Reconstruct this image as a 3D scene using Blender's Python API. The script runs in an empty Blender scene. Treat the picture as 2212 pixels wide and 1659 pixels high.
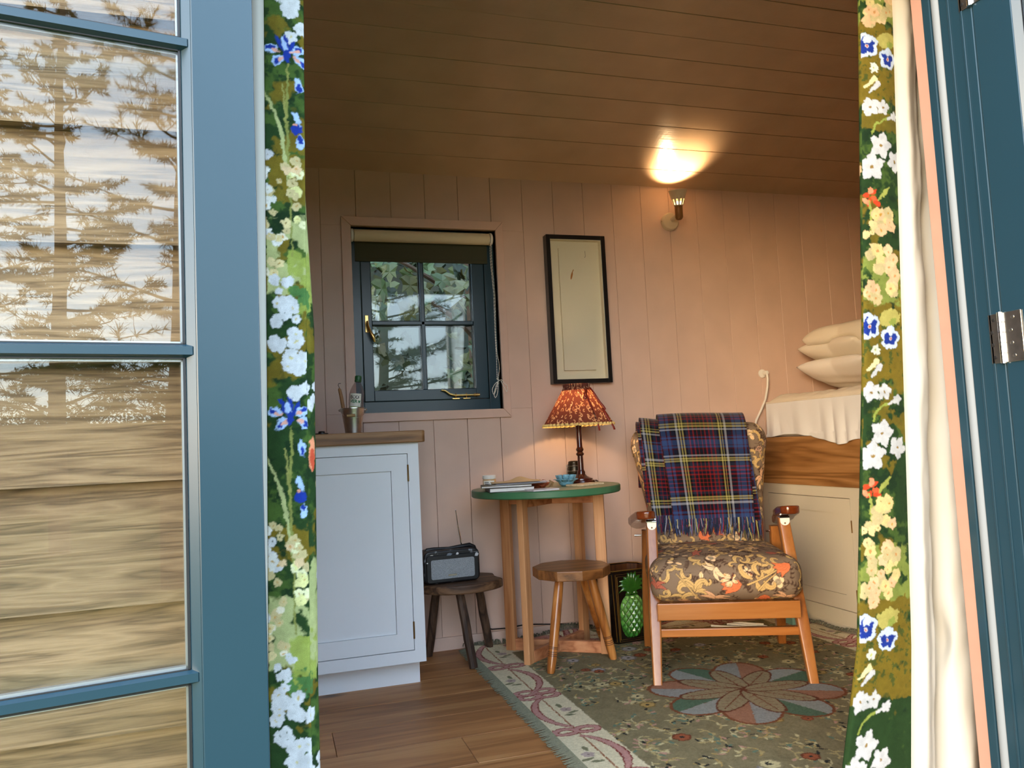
import bpy, bmesh, math, random
import numpy as np
from mathutils import Matrix, Vector

scene = bpy.context.scene
COL = scene.collection
PI = math.pi
RNG = random.Random(7)

# ------------------------------------------------------------------ camera
def build_camera():
    yaw, pit, rol = [math.radians(a) for a in (17.25, 4.3, -2.79)]
    f = Vector((math.sin(yaw) * math.cos(pit), math.cos(yaw) * math.cos(pit), math.sin(pit)))
    r = Vector((math.cos(yaw), -math.sin(yaw), 0.0))
    u = r.cross(f)
    r2 = r * math.cos(rol) + u * math.sin(rol)
    u2 = -r * math.sin(rol) + u * math.cos(rol)
    cam = bpy.data.cameras.new('camera')
    cam.sensor_width = 36.0
    cam.lens = 1684.0 / 2212.0 * 36.0
    cam.clip_start = 0.02
    cam.clip_end = 200
    o = bpy.data.objects.new('camera', cam)
    COL.objects.link(o)
    m = Matrix((r2, u2, -f)).transposed().to_4x4()
    m.translation = (0, 0, 0.849)
    o.matrix_world = m
    scene.camera = o
build_camera()

# ------------------------------------------------------------------ sky and exposure
SKY_STRENGTH = 0.50      # hazy evening sky, low sun veiled behind thin cloud in front of the hut
CLOUD = 3.9
world = bpy.data.worlds.new('sky')
scene.world = world
world.use_nodes = True
wn = world.node_tree
wn.nodes.clear()
w_out = wn.nodes.new('ShaderNodeOutputWorld')
w_bg = wn.nodes.new('ShaderNodeBackground')
w_sky = wn.nodes.new('ShaderNodeTexSky')
w_sky.sky_type = 'NISHITA'
w_sky.sun_disc = False
w_sky.sun_elevation = math.radians(12)
w_sky.sun_rotation = math.radians(225)
w_sky.dust_density = 1.5
w_tc = wn.nodes.new('ShaderNodeTexCoord')
w_no = wn.nodes.new('ShaderNodeTexNoise')
w_no.inputs['Scale'].default_value = 3.0
w_no.inputs['Detail'].default_value = 5
w_ra = wn.nodes.new('ShaderNodeValToRGB')
w_ra.color_ramp.elements[0].position = 0.3
w_ra.color_ramp.elements[0].color = (0.56, 0.80, 1.14, 1)
w_ra.color_ramp.elements[1].position = 0.75
w_ra.color_ramp.elements[1].color = (0.80, 0.95, 1.16, 1)
wn.links.new(w_tc.outputs['Generated'], w_no.inputs['Vector'])
wn.links.new(w_no.outputs['Fac'], w_ra.inputs['Fac'])
w_m1 = wn.nodes.new('ShaderNodeVectorMath')
w_m1.operation = 'SCALE'
w_m1.inputs['Scale'].default_value = SKY_STRENGTH
wn.links.new(w_sky.outputs['Color'], w_m1.inputs[0])
w_m2 = wn.nodes.new('ShaderNodeVectorMath')
w_m2.operation = 'SCALE'
w_m2.inputs['Scale'].default_value = CLOUD
wn.links.new(w_ra.outputs['Color'], w_m2.inputs[0])
w_ad = wn.nodes.new('ShaderNodeVectorMath')
w_ad.operation = 'ADD'
wn.links.new(w_m1.outputs[0], w_ad.inputs[0])
wn.links.new(w_m2.outputs[0], w_ad.inputs[1])
wn.links.new(w_ad.outputs[0], w_bg.inputs['Color'])
w_bg.inputs['Strength'].default_value = 1.0
wn.links.new(w_bg.outputs['Background'], w_out.inputs['Surface'])

vs = scene.view_settings
vs.view_transform = 'Standard'
vs.look = 'None'
vs.gamma = 1.0
vs.use_curve_mapping = False
vs.exposure = 0.0
scene.cycles.max_bounces = 10
scene.cycles.diffuse_bounces = 5
scene.cycles.transparent_max_bounces = 16
scene.cycles.sample_clamp_indirect = 6.0
scene.cycles.caustics_reflective = False
scene.cycles.caustics_refractive = False

# ------------------------------------------------------------------ mesh helpers
class MB:
    def __init__(s):
        s.v = []
        s.f = []
    def add(s, V, F, M=None):
        n = len(s.v)
        if M is not None:
            V = [tuple(M @ Vector(p)) for p in V]
        s.v.extend(tuple(p) for p in V)
        s.f.extend(tuple(i + n for i in q) for q in F)
        return s
    def box(s, x0, x1, y0, y1, z0, z1, M=None):
        V = [(x0, y0, z0), (x1, y0, z0), (x1, y1, z0), (x0, y1, z0), (x0, y0, z1), (x1, y0, z1), (x1, y1, z1), (x0, y1, z1)]
        F = [(0, 3, 2, 1), (4, 5, 6, 7), (0, 1, 5, 4), (1, 2, 6, 5), (2, 3, 7, 6), (3, 0, 4, 7)]
        return s.add(V, F, M)
    def prism(s, poly, h0, h1, axis='z', M=None):
        def P(a, b, h):
            return {'z': (a, b, h), 'y': (a, h, b), 'x': (h, a, b)}[axis]
        n = len(poly)
        V = [P(a, b, h0) for a, b in poly] + [P(a, b, h1) for a, b in poly]
        F = [tuple(range(n))[::-1], tuple(range(n, 2 * n))]
        F += [(i, (i + 1) % n, n + (i + 1) % n, n + i) for i in range(n)]
        return s.add(V, F, M)
    def loft(s, rings, caps=True, closed=True, M=None):
        n = len(rings[0])
        V = [p for r in rings for p in r]
        F = []
        for k in range(len(rings) - 1):
            for i in range(n if closed else n - 1):
                j = (i + 1) % n
                F.append((k * n + i, k * n + j, (k + 1) * n + j, (k + 1) * n + i))
        if caps:
            F.append(tuple(range(n))[::-1])
            F.append(tuple((len(rings) - 1) * n + i for i in range(n)))
        return s.add(V, F, M)
    def lathe(s, prof, n=28, M=None, caps=True):
        rings = [[(r * math.cos(2 * PI * i / n), r * math.sin(2 * PI * i / n), z) for i in range(n)] for r, z in prof]
        return s.loft(rings, caps=caps, M=M)
    def tube(s, pts, r, n=8, M=None, caps=True, loop=False):
        P = [Vector(p) for p in pts]
        m = len(P)
        R = r if isinstance(r, (list, tuple)) else [r] * m
        rings = []
        up = None
        for i in range(m):
            if loop:
                t = P[(i + 1) % m] - P[i - 1]
            else:
                t = P[min(i + 1, m - 1)] - P[max(i - 1, 0)]
            t.normalize()
            if up is None:
                up = Vector((0, 0, 1)) if abs(t.z) < 0.9 else Vector((1, 0, 0))
            a = t.cross(up)
            if a.length < 1e-6:
                a = t.cross(Vector((0.3, 1, 0.2)))
            a.normalize()
            b = a.cross(t)
            up = b
            rings.append([tuple(P[i] + (a * math.cos(2 * PI * k / n) + b * math.sin(2 * PI * k / n)) * R[i]) for k in range(n)])
        if loop:
            rings.append(rings[0])
            return s.loft(rings, caps=False, M=M)
        return s.loft(rings, caps=caps, M=M)
    def sphere(s, c, r, n=12, m=8, sc=(1, 1, 1), M=None):
        prof = [(r * math.sin(PI * k / m), -r * math.cos(PI * k / m)) for k in range(m + 1)]
        prof[0] = (r * 0.02, -r)
        prof[-1] = (r * 0.02, r)
        T = Matrix.Translation(c) @ Matrix.Diagonal((sc[0], sc[1], sc[2], 1))
        return s.lathe(prof, n, T if M is None else M @ T)

BASE = {}
def finish(o, smooth, bevel, seg):
    if bevel:
        md = o.modifiers.new('edge', 'BEVEL')
        md.width = bevel
        md.segments = seg
        md.limit_method = 'ANGLE'
        md.angle_limit = math.radians(40)
    if smooth:
        me = o.data
        me.polygons.foreach_set('use_smooth', [True] * len(me.polygons))
        if smooth != 'all':
            me.set_sharp_from_angle(angle=math.radians(40))

def obj(name, mb, mat, parent=None, smooth=False, bevel=0, seg=2, local=False):
    me = bpy.data.meshes.new(name)
    V = mb.v
    if parent is not None and not local:
        I = BASE[root_of(parent)].inverted()
        V = [tuple(I @ Vector(p)) for p in V]
    me.from_pydata(V, [], mb.f)
    me.validate()
    o = bpy.data.objects.new(name, me)
    COL.objects.link(o)
    if mat is not None:
        me.materials.append(mat)
    if parent is not None:
        o.parent = parent
    finish(o, smooth, bevel, seg)
    return o
def root_of(o):
    while o.parent is not None:
        o = o.parent
    return o
def tag(o, label, cat=None, group=None, kind=None):
    o['label'] = label
    if cat:
        o['category'] = cat
    if group:
        o['group'] = group
    if kind:
        o['kind'] = kind
    return o
def thing(name, label, cat, loc=(0, 0, 0), rz=0.0, group=None, kind=None):
    o = bpy.data.objects.new(name, None)
    o.empty_display_size = 0.05
    COL.objects.link(o)
    o.location = loc
    o.rotation_euler = (0, 0, rz)
    BASE[o] = Matrix.Translation(loc) @ Matrix.Rotation(rz, 4, 'Z')
    return tag(o, label, cat, group, kind)
def single(name, mb, mat, label, cat, smooth=False, bevel=0, seg=2, kind=None, group=None):
    o = obj(name, mb, mat, None, smooth, bevel, seg)
    BASE[o] = Matrix.Identity(4)
    return tag(o, label, cat, group, kind)
def share(src, name, parent, M):
    o = bpy.data.objects.new(name, src.data)
    COL.objects.link(o)
    o.parent = parent
    o.matrix_local = M
    return o

def grid_obj(name, P, colors, mat, parent=None, smooth=True, thick=0, local=False, wrap=False):
    """P: (rows, cols, 3) points; colors: (rows, cols, 3) linear colours stored per vertex."""
    P = np.asarray(P, float)
    h, w = P.shape[:2]
    V = P.reshape(-1, 3)
    if parent is not None and not local:
        I = np.array(BASE[root_of(parent)].inverted())
        V = V @ I[:3, :3].T + I[:3, 3]
    idx = np.arange(h * w).reshape(h, w)
    if wrap:
        idx = np.concatenate([idx, idx[:, :1]], 1)
    F = np.stack([idx[:-1, :-1], idx[:-1, 1:], idx[1:, 1:], idx[1:, :-1]], -1).reshape(-1, 4)
    return raw_obj(name, V, F, None if colors is None else np.asarray(colors).reshape(-1, 3), mat, parent, smooth, thick)

def raw_obj(name, V, F, colors, mat, parent, smooth=True, thick=0):
    me = bpy.data.meshes.new(name)
    n, m = len(V), len(F)
    me.vertices.add(n)
    me.vertices.foreach_set('co', np.ascontiguousarray(V, dtype=np.float32).ravel())
    me.loops.add(m * 4)
    me.loops.foreach_set('vertex_index', np.ascontiguousarray(F, dtype=np.int32).ravel())
    me.polygons.add(m)
    me.polygons.foreach_set('loop_start', np.arange(0, m * 4, 4, dtype=np.int32))
    me.update(calc_edges=True)
    me.validate()
    if colors is not None:
        a = me.color_attributes.new('Col', 'FLOAT_COLOR', 'POINT')
        c4 = np.ones((n, 4), np.float32)
        c4[:, :3] = colors
        a.data.foreach_set('color', c4.ravel())
    if smooth:
        me.polygons.foreach_set('use_smooth', np.ones(m, bool))
    o = bpy.data.objects.new(name, me)
    COL.objects.link(o)
    me.materials.append(mat)
    if parent is not None:
        o.parent = parent
    if thick:
        md = o.modifiers.new('thickness', 'SOLIDIFY')
        md.thickness = thick
        md.offset = 0
    return o

# ------------------------------------------------------------------ colour and canvas helpers
def lin(r, g=None, b=None):
    if g is None:
        r, g, b = r
    return tuple(((c / 255.0) / 12.92 if c / 255.0 <= 0.04045 else ((c / 255.0 + 0.055) / 1.055) ** 2.4) for c in (r, g, b))

def vnoise(h, w, cell, seed, octaves=3):
    rs = np.random.RandomState(seed)
    out = np.zeros((h, w))
    amp, tot = 1.0, 0.0
    for k in range(octaves):
        c = max(cell / 2 ** k, 1.5)
        gh, gw = int(h / c) + 3, int(w / c) + 3
        g = rs.rand(gh, gw)
        y = np.arange(h) / c
        x = np.arange(w) / c
        yi, xi = y.astype(int), x.astype(int)
        fy, fx = y - yi, x - xi
        fy = (fy * fy * (3 - 2 * fy))[:, None]
        fx = (fx * fx * (3 - 2 * fx))[None]
        a = g[yi][:, xi] * (1 - fx) + g[yi][:, xi + 1] * fx
        b = g[yi + 1][:, xi] * (1 - fx) + g[yi + 1][:, xi + 1] * fx
        out += amp * (a * (1 - fy) + b * fy)
        tot += amp
        amp *= 0.55
    return out / tot

class Canvas:
    """a painted cloth in metres: u to the right, v upwards"""
    def __init__(s, u0, u1, v0, v1, mm, col):
        s.u0, s.v0, s.k = u0, v0, 1000.0 / mm
        s.w = int((u1 - u0) * s.k) + 1
        s.h = int((v1 - v0) * s.k) + 1
        s.a = np.empty((s.h, s.w, 3))
        s.a[:] = lin(col)
        s.rag = (vnoise(s.h, s.w, 5 / mm, 3, 2) - 0.5)
    def region(s, u0, u1, v0, v1):
        x0 = max(int((u0 - s.u0) * s.k), 0)
        x1 = min(int((u1 - s.u0) * s.k) + 2, s.w)
        y0 = max(int((v0 - s.v0) * s.k), 0)
        y1 = min(int((v1 - s.v0) * s.k) + 2, s.h)
        if x1 <= x0 or y1 <= y0:
            return None
        U = s.u0 + np.arange(x0, x1) / s.k
        V = s.v0 + np.arange(y0, y1) / s.k
        return slice(y0, y1), slice(x0, x1), U[None, :], V[:, None]
    def put(s, reg, d, col, rag=0.0, alpha=1.0):
        """d: signed distance in metres, inside < 0"""
        ys, xs = reg[0], reg[1]
        if rag:
            d = d + s.rag[ys, xs] * rag
        a = np.clip(0.5 - d * s.k, 0, 1)[..., None] * alpha
        s.a[ys, xs] = s.a[ys, xs] * (1 - a) + np.array(lin(col)) * a
    def ellipse(s, u, v, ru, rv, ang=0.0, col=(255, 255, 255), rag=0.0, line=None, lw=0.0012, alpha=1.0):
        R = max(ru, rv) + 0.004
        g = s.region(u - R, u + R, v - R, v + R)
        if g is None:
            return
        c, sn = math.cos(ang), math.sin(ang)
        U, V = g[2] - u, g[3] - v
        x = (U * c + V * sn) / ru
        y = (-U * sn + V * c) / rv
        d = (np.sqrt(x * x + y * y) - 1) * min(ru, rv)
        if line is not None:
            s.put(g, d - lw, line, rag)
        s.put(g, d, col, rag, alpha)
    def stroke(s, pts, w, col, rag=0.0, line=None, lw=0.0012):
        P = np.array(pts, float)
        W = np.interp(np.linspace(0, 1, len(P)), np.linspace(0, 1, len(w)), w) if isinstance(w, (list, tuple)) else np.full(len(P), w)
        m = W.max() + 0.004
        g = s.region(P[:, 0].min() - m, P[:, 0].max() + m, P[:, 1].min() - m, P[:, 1].max() + m)
        if g is None:
            return
        U, V = np.broadcast_arrays(g[2], g[3])
        d = np.full(U.shape, 9.0)
        for i in range(len(P) - 1):
            a, b = P[i], P[i + 1]
            ab = b - a
            L = max(ab @ ab, 1e-12)
            t = np.clip(((U - a[0]) * ab[0] + (V - a[1]) * ab[1]) / L, 0, 1)
            q = np.hypot(U - a[0] - t * ab[0], V - a[1] - t * ab[1]) - (W[i] + (W[i + 1] - W[i]) * t)
            d = np.minimum(d, q)
        if line is not None:
            s.put(g, d - lw, line, rag)
        s.put(g, d, col, rag)
    def poly(s, pts, col, rag=0.0, line=None, lw=0.0012):
        P = np.array(pts, float)
        m = 0.006
        g = s.region(P[:, 0].min() - m, P[:, 0].max() + m, P[:, 1].min() - m, P[:, 1].max() + m)
        if g is None:
            return
        U, V = np.broadcast_arrays(g[2], g[3])
        d = np.full(U.shape, 9.0)
        ins = np.zeros(U.shape, bool)
        for i in range(len(P)):
            a, b = P[i - 1], P[i]
            ab = b - a
            L = max(ab @ ab, 1e-12)
            t = np.clip(((U - a[0]) * ab[0] + (V - a[1]) * ab[1]) / L, 0, 1)
            d = np.minimum(d, np.hypot(U - a[0] - t * ab[0], V - a[1] - t * ab[1]))
            cr = (a[1] > V) != (b[1] > V)
            with np.errstate(divide='ignore', invalid='ignore'):
                xi = (b[0] - a[0]) * (V - a[1]) / (b[1] - a[1] if b[1] != a[1] else 1e-9) + a[0]
            ins ^= cr & (U < xi)
        d = np.where(ins, -d, d)
        if line is not None:
            s.put(g, d - lw, line, rag)
        s.put(g, d, col, rag)
    def blotch(s, u0, u1, v0, v1, col, thr, cell, seed, alpha=1.0, soft=0.03):
        g = s.region(u0, u1, v0, v1)
        if g is None:
            return
        ys, xs = g[0], g[1]
        h, w = ys.stop - ys.start, xs.stop - xs.start
        n = vnoise(h, w, cell * s.k, seed, 4)
        yy = np.minimum(np.arange(h), np.arange(h)[::-1])[:, None] / (h * 0.22 + 1)
        n = n * np.clip(0.55 + 0.45 * yy, 0, 1)
        a = np.clip((n - thr) / soft, 0, 1)[..., None] * alpha
        s.a[ys, xs] = s.a[ys, xs] * (1 - a) + np.array(lin(col)) * a
    def flower(s, u, v, r, n, col, ang=0.0, centre=None, fat=0.42, rag=0.0, line=None, cr=0.2, tip=None):
        for k in range(n):
            a = ang + 2 * PI * k / n
            s.ellipse(u + math.cos(a) * r * 0.55, v + math.sin(a) * r * 0.55, r * 0.47, r * fat, a, col, rag, line)
            if tip:
                s.ellipse(u + math.cos(a) * r * 0.8, v + math.sin(a) * r * 0.8, r * 0.3, r * fat * 0.45, a, col, rag)
        if centre:
            s.ellipse(u, v, r * cr, r * cr, 0, centre, rag, line)
    def paint_over(s, amp, cell, seed, tone=.12, gain=1.0):
        """hand-painted look: the dye wanders a little and takes unevenly"""
        dx = (vnoise(s.h, s.w, cell, seed, 3) - .5) * 2 * amp * s.k
        dy = (vnoise(s.h, s.w, cell, seed + 1, 3) - .5) * 2 * amp * s.k
        y, x = np.meshgrid(np.arange(s.h), np.arange(s.w), indexing='ij')
        yi = np.clip(np.rint(y + dy), 0, s.h - 1).astype(int)
        xi = np.clip(np.rint(x + dx), 0, s.w - 1).astype(int)
        s.a = s.a[yi, xi]
        s.a *= gain * (1 - tone + 2 * tone * vnoise(s.h, s.w, cell * 1.6, seed + 2, 4)[..., None])
    def sample(s, U, V):
        x = np.clip((np.asarray(U) - s.u0) * s.k, 0, s.w - 1.001)
        y = np.clip((np.asarray(V) - s.v0) * s.k, 0, s.h - 1.001)
        xi, yi = x.astype(int), y.astype(int)
        fx, fy = (x - xi)[..., None], (y - yi)[..., None]
        a = s.a
        return (a[yi, xi] * (1 - fx) + a[yi, xi + 1] * fx) * (1 - fy) + (a[yi + 1, xi] * (1 - fx) + a[yi + 1, xi + 1] * fx) * fy

def arc(u, v, r, a0, a1, n=14, r1=None):
    r1 = r if r1 is None else r1
    return [(u + (r + (r1 - r) * t) * math.cos(a0 + (a1 - a0) * t), v + (r + (r1 - r) * t) * math.sin(a0 + (a1 - a0) * t)) for t in [i / (n - 1) for i in range(n)]]

# ------------------------------------------------------------------ materials
class NT:
    def __init__(s, name):
        s.m = bpy.data.materials.new(name)
        s.m.use_nodes = True
        s.t = s.m.node_tree
        s.t.nodes.clear()
        s.out = s.n('ShaderNodeOutputMaterial')
        s.b = s.n('ShaderNodeBsdfPrincipled')
        s.l(s.b.outputs['BSDF'], s.out.inputs['Surface'])
    def n(s, typ, **kw):
        nd = s.t.nodes.new(typ)
        for k, v in kw.items():
            if k in nd.inputs:
                nd.inputs[k].default_value = v
            else:
                setattr(nd, k, v)
        return nd
    def l(s, a, b):
        s.t.links.new(a, b)
    def set(s, **kw):
        names = {'rough': 'Roughness', 'metal': 'Metallic', 'spec': 'Specular IOR Level', 'coat': 'Coat Weight', 'coat_rough': 'Coat Roughness', 'sheen': 'Sheen Weight', 'aniso': 'Anisotropic', 'trans': 'Transmission Weight', 'ior': 'IOR'}
        for k, v in kw.items():
            s.b.inputs[names[k]].default_value = v
    def coords(s, scale, kind='Object', rnd=False, rot=(0, 0, 0)):
        tc = s.n('ShaderNodeTexCoord')
        mp = s.n('ShaderNodeMapping')
        mp.inputs['Scale'].default_value = scale
        mp.inputs['Rotation'].default_value = rot
        s.l(tc.outputs[kind], mp.inputs['Vector'])
        if rnd:
            oi = s.n('ShaderNodeObjectInfo')
            mu = s.n('ShaderNodeMath', operation='MULTIPLY')
            mu.inputs[1].default_value = 37.0
            s.l(oi.outputs['Random'], mu.inputs[0])
            s.l(mu.outputs[0], mp.inputs['Location'])
        return mp.outputs['Vector']
    def ramp(s, fac, stops):
        r = s.n('ShaderNodeValToRGB')
        e = r.color_ramp.elements
        while len(e) < len(stops):
            e.new(0.5)
        for i, (p, c) in enumerate(stops):
            e[i].position = p
            e[i].color = (*c, 1)
        s.l(fac, r.inputs['Fac'])
        return r.outputs['Color']
    def mix(s, fac, a, b, typ='MIX'):
        m = s.n('ShaderNodeMix', data_type='RGBA', blend_type=typ)
        for v, i in ((fac, 0), (a, 6), (b, 7)):
            if hasattr(v, 'links'):
                s.l(v, m.inputs[i])
            else:
                m.inputs[i].default_value = (*v, 1) if isinstance(v, tuple) else v
        return m.outputs[2]
    def bump(s, h, strength, dist=0.002):
        b = s.n('ShaderNodeBump', Strength=strength, Distance=dist)
        s.l(h, b.inputs['Height'])
        s.l(b.outputs['Normal'], s.b.inputs['Normal'])
        return b

def plain(name, col, rough=0.5, metal=0.0, spec=0.5, coat=0.0, var=0.0, vscale=20, bump=0.0, bscale=150):
    t = NT(name)
    t.set(rough=rough, metal=metal, spec=spec, coat=coat)
    if var:
        no = t.n('ShaderNodeTexNoise', Scale=vscale, Detail=4.0)
        t.l(t.coords((1, 1, 1)), no.inputs['Vector'])
        c = lin(col)
        t.l(t.ramp(no.outputs['Fac'], [(0.3, tuple(x * (1 - var) for x in c)), (0.7, tuple(min(x * (1 + var), 1) for x in c))]), t.b.inputs['Base Color'])
    else:
        t.b.inputs['Base Color'].default_value = (*lin(col), 1)
    if bump:
        nb = t.n('ShaderNodeTexNoise', Scale=bscale, Detail=3.0)
        t.l(t.coords((1, 1, 1)), nb.inputs['Vector'])
        t.bump(nb.outputs['Fac'], bump, 0.001)
    return t.m

def board_paint(name, col, grain_axis, rough=0.38, bump=0.12):
    """brushed paint over sawn timber: strokes along the grain and slow sags across it"""
    t = NT(name)
    t.set(rough=rough, spec=0.5)
    sc = {'z': (160, 160, 3.0), 'x': (3.0, 160, 160)}[grain_axis]
    n1 = t.n('ShaderNodeTexNoise', Scale=1.0, Detail=3.0)
    t.l(t.coords(sc, rnd=True), n1.inputs['Vector'])
    sc2 = {'z': (12, 12, 90), 'x': (60, 12, 12)}[grain_axis]
    n2 = t.n('ShaderNodeTexNoise', Scale=1.0, Detail=2.0)
    t.l(t.coords(sc2, rnd=True), n2.inputs['Vector'])
    n3 = t.n('ShaderNodeTexNoise', Scale=6.0, Detail=2.0)
    t.l(t.coords((1, 1, 1), rnd=True), n3.inputs['Vector'])
    c = lin(col)
    t.l(t.ramp(n3.outputs['Fac'], [(0.3, tuple(x * 0.94 for x in c)), (0.7, tuple(x * 1.04 for x in c))]), t.b.inputs['Base Color'])
    a = t.n('ShaderNodeMath', operation='ADD')
    t.l(n1.outputs['Fac'], a.inputs[0])
    t.l(n2.outputs['Fac'], a.inputs[1])
    t.bump(a.outputs[0], bump, 0.002)
    return t.m

def wood(name, dark, mid, light, axis='x', rough=0.4, scale=1.0, coat=0.0, knots=False, bump=0.08, ring=9.0, spec=0.4):
    t = NT(name)
    t.set(rough=rough, coat=coat, spec=spec, coat_rough=0.12)
    k = {'x': (0.9, 14, 14), 'y': (14, 0.9, 14), 'z': (14, 14, 0.9)}[axis]
    v = t.coords(tuple(q * scale for q in k), rnd=True)
    n0 = t.n('ShaderNodeTexNoise', Scale=0.8, Detail=3.0, Distortion=0.6)
    t.l(v, n0.inputs['Vector'])
    wv = t.n('ShaderNodeMath', operation='MULTIPLY')
    t.l(n0.outputs['Fac'], wv.inputs[0])
    wv.inputs[1].default_value = ring
    fr = t.n('ShaderNodeMath', operation='PINGPONG')
    t.l(wv.outputs[0], fr.inputs[0])
    fr.inputs[1].default_value = 1.0
    fine = t.n('ShaderNodeTexNoise', Scale=9.0, Detail=4.0)
    t.l(v, fine.inputs['Vector'])
    m = t.n('ShaderNodeMix', data_type='FLOAT')
    m.inputs[0].default_value = 0.45
    t.l(fr.outputs[0], m.inputs[2])
    t.l(fine.outputs['Fac'], m.inputs[3])
    col = t.ramp(m.outputs[0], [(0.12, lin(dark)), (0.45, lin(mid)), (0.8, lin(light))])
    if knots:
        vo = t.n('ShaderNodeTexVoronoi', Scale=1.0)
        t.l(t.coords({'x': (2.2, 5.5, 5.5), 'y': (5.5, 2.2, 5.5), 'z': (5.5, 5.5, 2.2)}[axis], rnd=True), vo.inputs['Vector'])
        kf = t.ramp(vo.outputs['Distance'], [(0.05, (0.85, 0.85, 0.85)), (0.16, (0, 0, 0))])
        col = t.mix(kf, col, tuple(x * 0.35 for x in lin(dark)))
    oi = t.n('ShaderNodeObjectInfo')
    hv = t.n('ShaderNodeMapRange')
    hv.inputs['To Min'].default_value = 0.86
    hv.inputs['To Max'].default_value = 1.12
    t.l(oi.outputs['Random'], hv.inputs['Value'])
    cc = t.n('ShaderNodeCombineColor')
    for i in range(3):
        t.l(hv.outputs[0], cc.inputs[i])
    col = t.mix(1.0, col, cc.outputs[0], 'MULTIPLY')
    t.l(col, t.b.inputs['Base Color'])
    t.bump(m.outputs[0], bump, 0.002)
    return t.m

def cloth(name, rough=0.85, weave=900, sheen=0.0, bump=0.25, spec=0.2):
    """woven cloth that takes its print from the painted colours of the mesh"""
    t = NT(name)
    t.set(rough=rough, spec=spec, sheen=sheen)
    at = t.n('ShaderNodeAttribute', attribute_name='Col')
    no = t.n('ShaderNodeTexNoise', Scale=float(weave), Detail=2.0)
    t.l(t.coords((1, 1, 1)), no.inputs['Vector'])
    r = t.ramp(no.outputs['Fac'], [(0.3, (0.86, 0.86, 0.86)), (0.7, (1.08, 1.08, 1.08))])
    t.l(t.mix(1.0, at.outputs['Color'], r, 'MULTIPLY'), t.b.inputs['Base Color'])
    t.bump(no.outputs['Fac'], bump, 0.0012)
    return t.m

def thin_glass(name, tint=(0.97, 0.985, 0.98), wobble=0.0):
    """one sheet face: clear, with the Fresnel reflection of a flat pane"""
    t = NT(name)
    t.t.nodes.remove(t.b)
    lw = t.n('ShaderNodeLayerWeight')
    lw.inputs['Blend'].default_value = 0.5
    p = t.n('ShaderNodeMath', operation='POWER')
    t.l(lw.outputs['Facing'], p.inputs[0])
    p.inputs[1].default_value = 5.0
    mr = t.n('ShaderNodeMapRange')
    mr.inputs['To Min'].default_value = 0.027
    mr.inputs['To Max'].default_value = 0.9
    t.l(p.outputs[0], mr.inputs['Value'])
    tr = t.n('ShaderNodeBsdfTransparent')
    tr.inputs['Color'].default_value = (*tint, 1)
    gl = t.n('ShaderNodeBsdfGlossy')
    gl.inputs['Roughness'].default_value = 0.0
    if wobble:
        no = t.n('ShaderNodeTexNoise', Scale=5.0, Detail=1.0)
        t.l(t.coords((1, 1, 1)), no.inputs['Vector'])
        b = t.n('ShaderNodeBump', Strength=wobble, Distance=0.01)
        t.l(no.outputs['Fac'], b.inputs['Height'])
        t.l(b.outputs['Normal'], gl.inputs['Normal'])
    mx = t.n('ShaderNodeMixShader')
    t.l(mr.outputs[0], mx.inputs[0])
    t.l(tr.outputs[0], mx.inputs[1])
    t.l(gl.outputs[0], mx.inputs[2])
    t.l(mx.outputs[0], t.out.inputs['Surface'])
    return t.m

M = {}
M['pink_wall'] = board_paint('pink_wall_paint', (212, 182, 164), 'z', 0.42, 0.10)
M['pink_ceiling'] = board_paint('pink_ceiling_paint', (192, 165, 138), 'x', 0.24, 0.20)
M['pink_dimmed'] = plain('dimmed_pink_trim_paint', (184, 140, 120), 0.4, var=0.03)  # trim pink darkened for the door lining, offsetting the strong low-sun glow
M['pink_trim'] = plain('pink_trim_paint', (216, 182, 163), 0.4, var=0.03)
M['teal'] = plain('teal_joinery_paint', (32, 58, 70), 0.26, spec=0.6, var=0.03, vscale=4, bump=0.03, bscale=60)
M['seal'] = plain('door_seal_rubber', (132, 137, 139), 0.7)
M['gasket'] = plain('black_glazing_gasket', (22, 24, 26), 0.5)
M['spacer'] = plain('aluminium_spacer', (190, 195, 200), 0.4, metal=0.8)
M['glass'] = thin_glass('pane_glass', wobble=0.0)
M['clear'] = thin_glass('picture_glass')
M['cladding'] = wood('rough_sawn_cladding', (88, 70, 54), (128, 104, 80), (150, 124, 97), 'x', 0.85, 3.6, knots=True, bump=0.7, ring=10, spec=0.2)
M['floor_oak'] = wood('oak_floor', (124, 80, 44), (160, 108, 62), (178, 128, 78), 'x', 0.5, 1.2, knots=True, ring=5)
M['worktop'] = wood('oak_worktop', (98, 66, 38), (142, 100, 60), (172, 128, 84), 'x', 0.45, 2.2, ring=5)
M['bed_oak'] = wood('oak_bed_board', (112, 72, 34), (152, 106, 58), (176, 128, 78), 'y', 0.4, 0.8, ring=13)
M['white_paint'] = plain('white_cabinet_paint', (226, 228, 230), 0.36, var=0.015, vscale=3)
M['cream_paint'] = plain('cream_bed_paint', (216, 206, 182), 0.4, var=0.02, vscale=3)
M['brass'] = plain('polished_brass', (226, 190, 120), 0.18, metal=1.0)
M['old_brass'] = plain('old_brass', (120, 92, 52), 0.4, metal=0.9)
M['steel'] = plain('brushed_steel', (186, 180, 170), 0.32, metal=1.0, var=0.12, vscale=60)
M['chrome'] = plain('chrome', (225, 225, 225), 0.12, metal=1.0)
M['black'] = plain('black_plastic', (14, 14, 16), 0.35)
M['hole'] = plain('dark_screw_hole', (20, 17, 15), 0.6)
M['white_plastic'] = plain('white_plastic', (232, 228, 218), 0.35)

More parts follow.
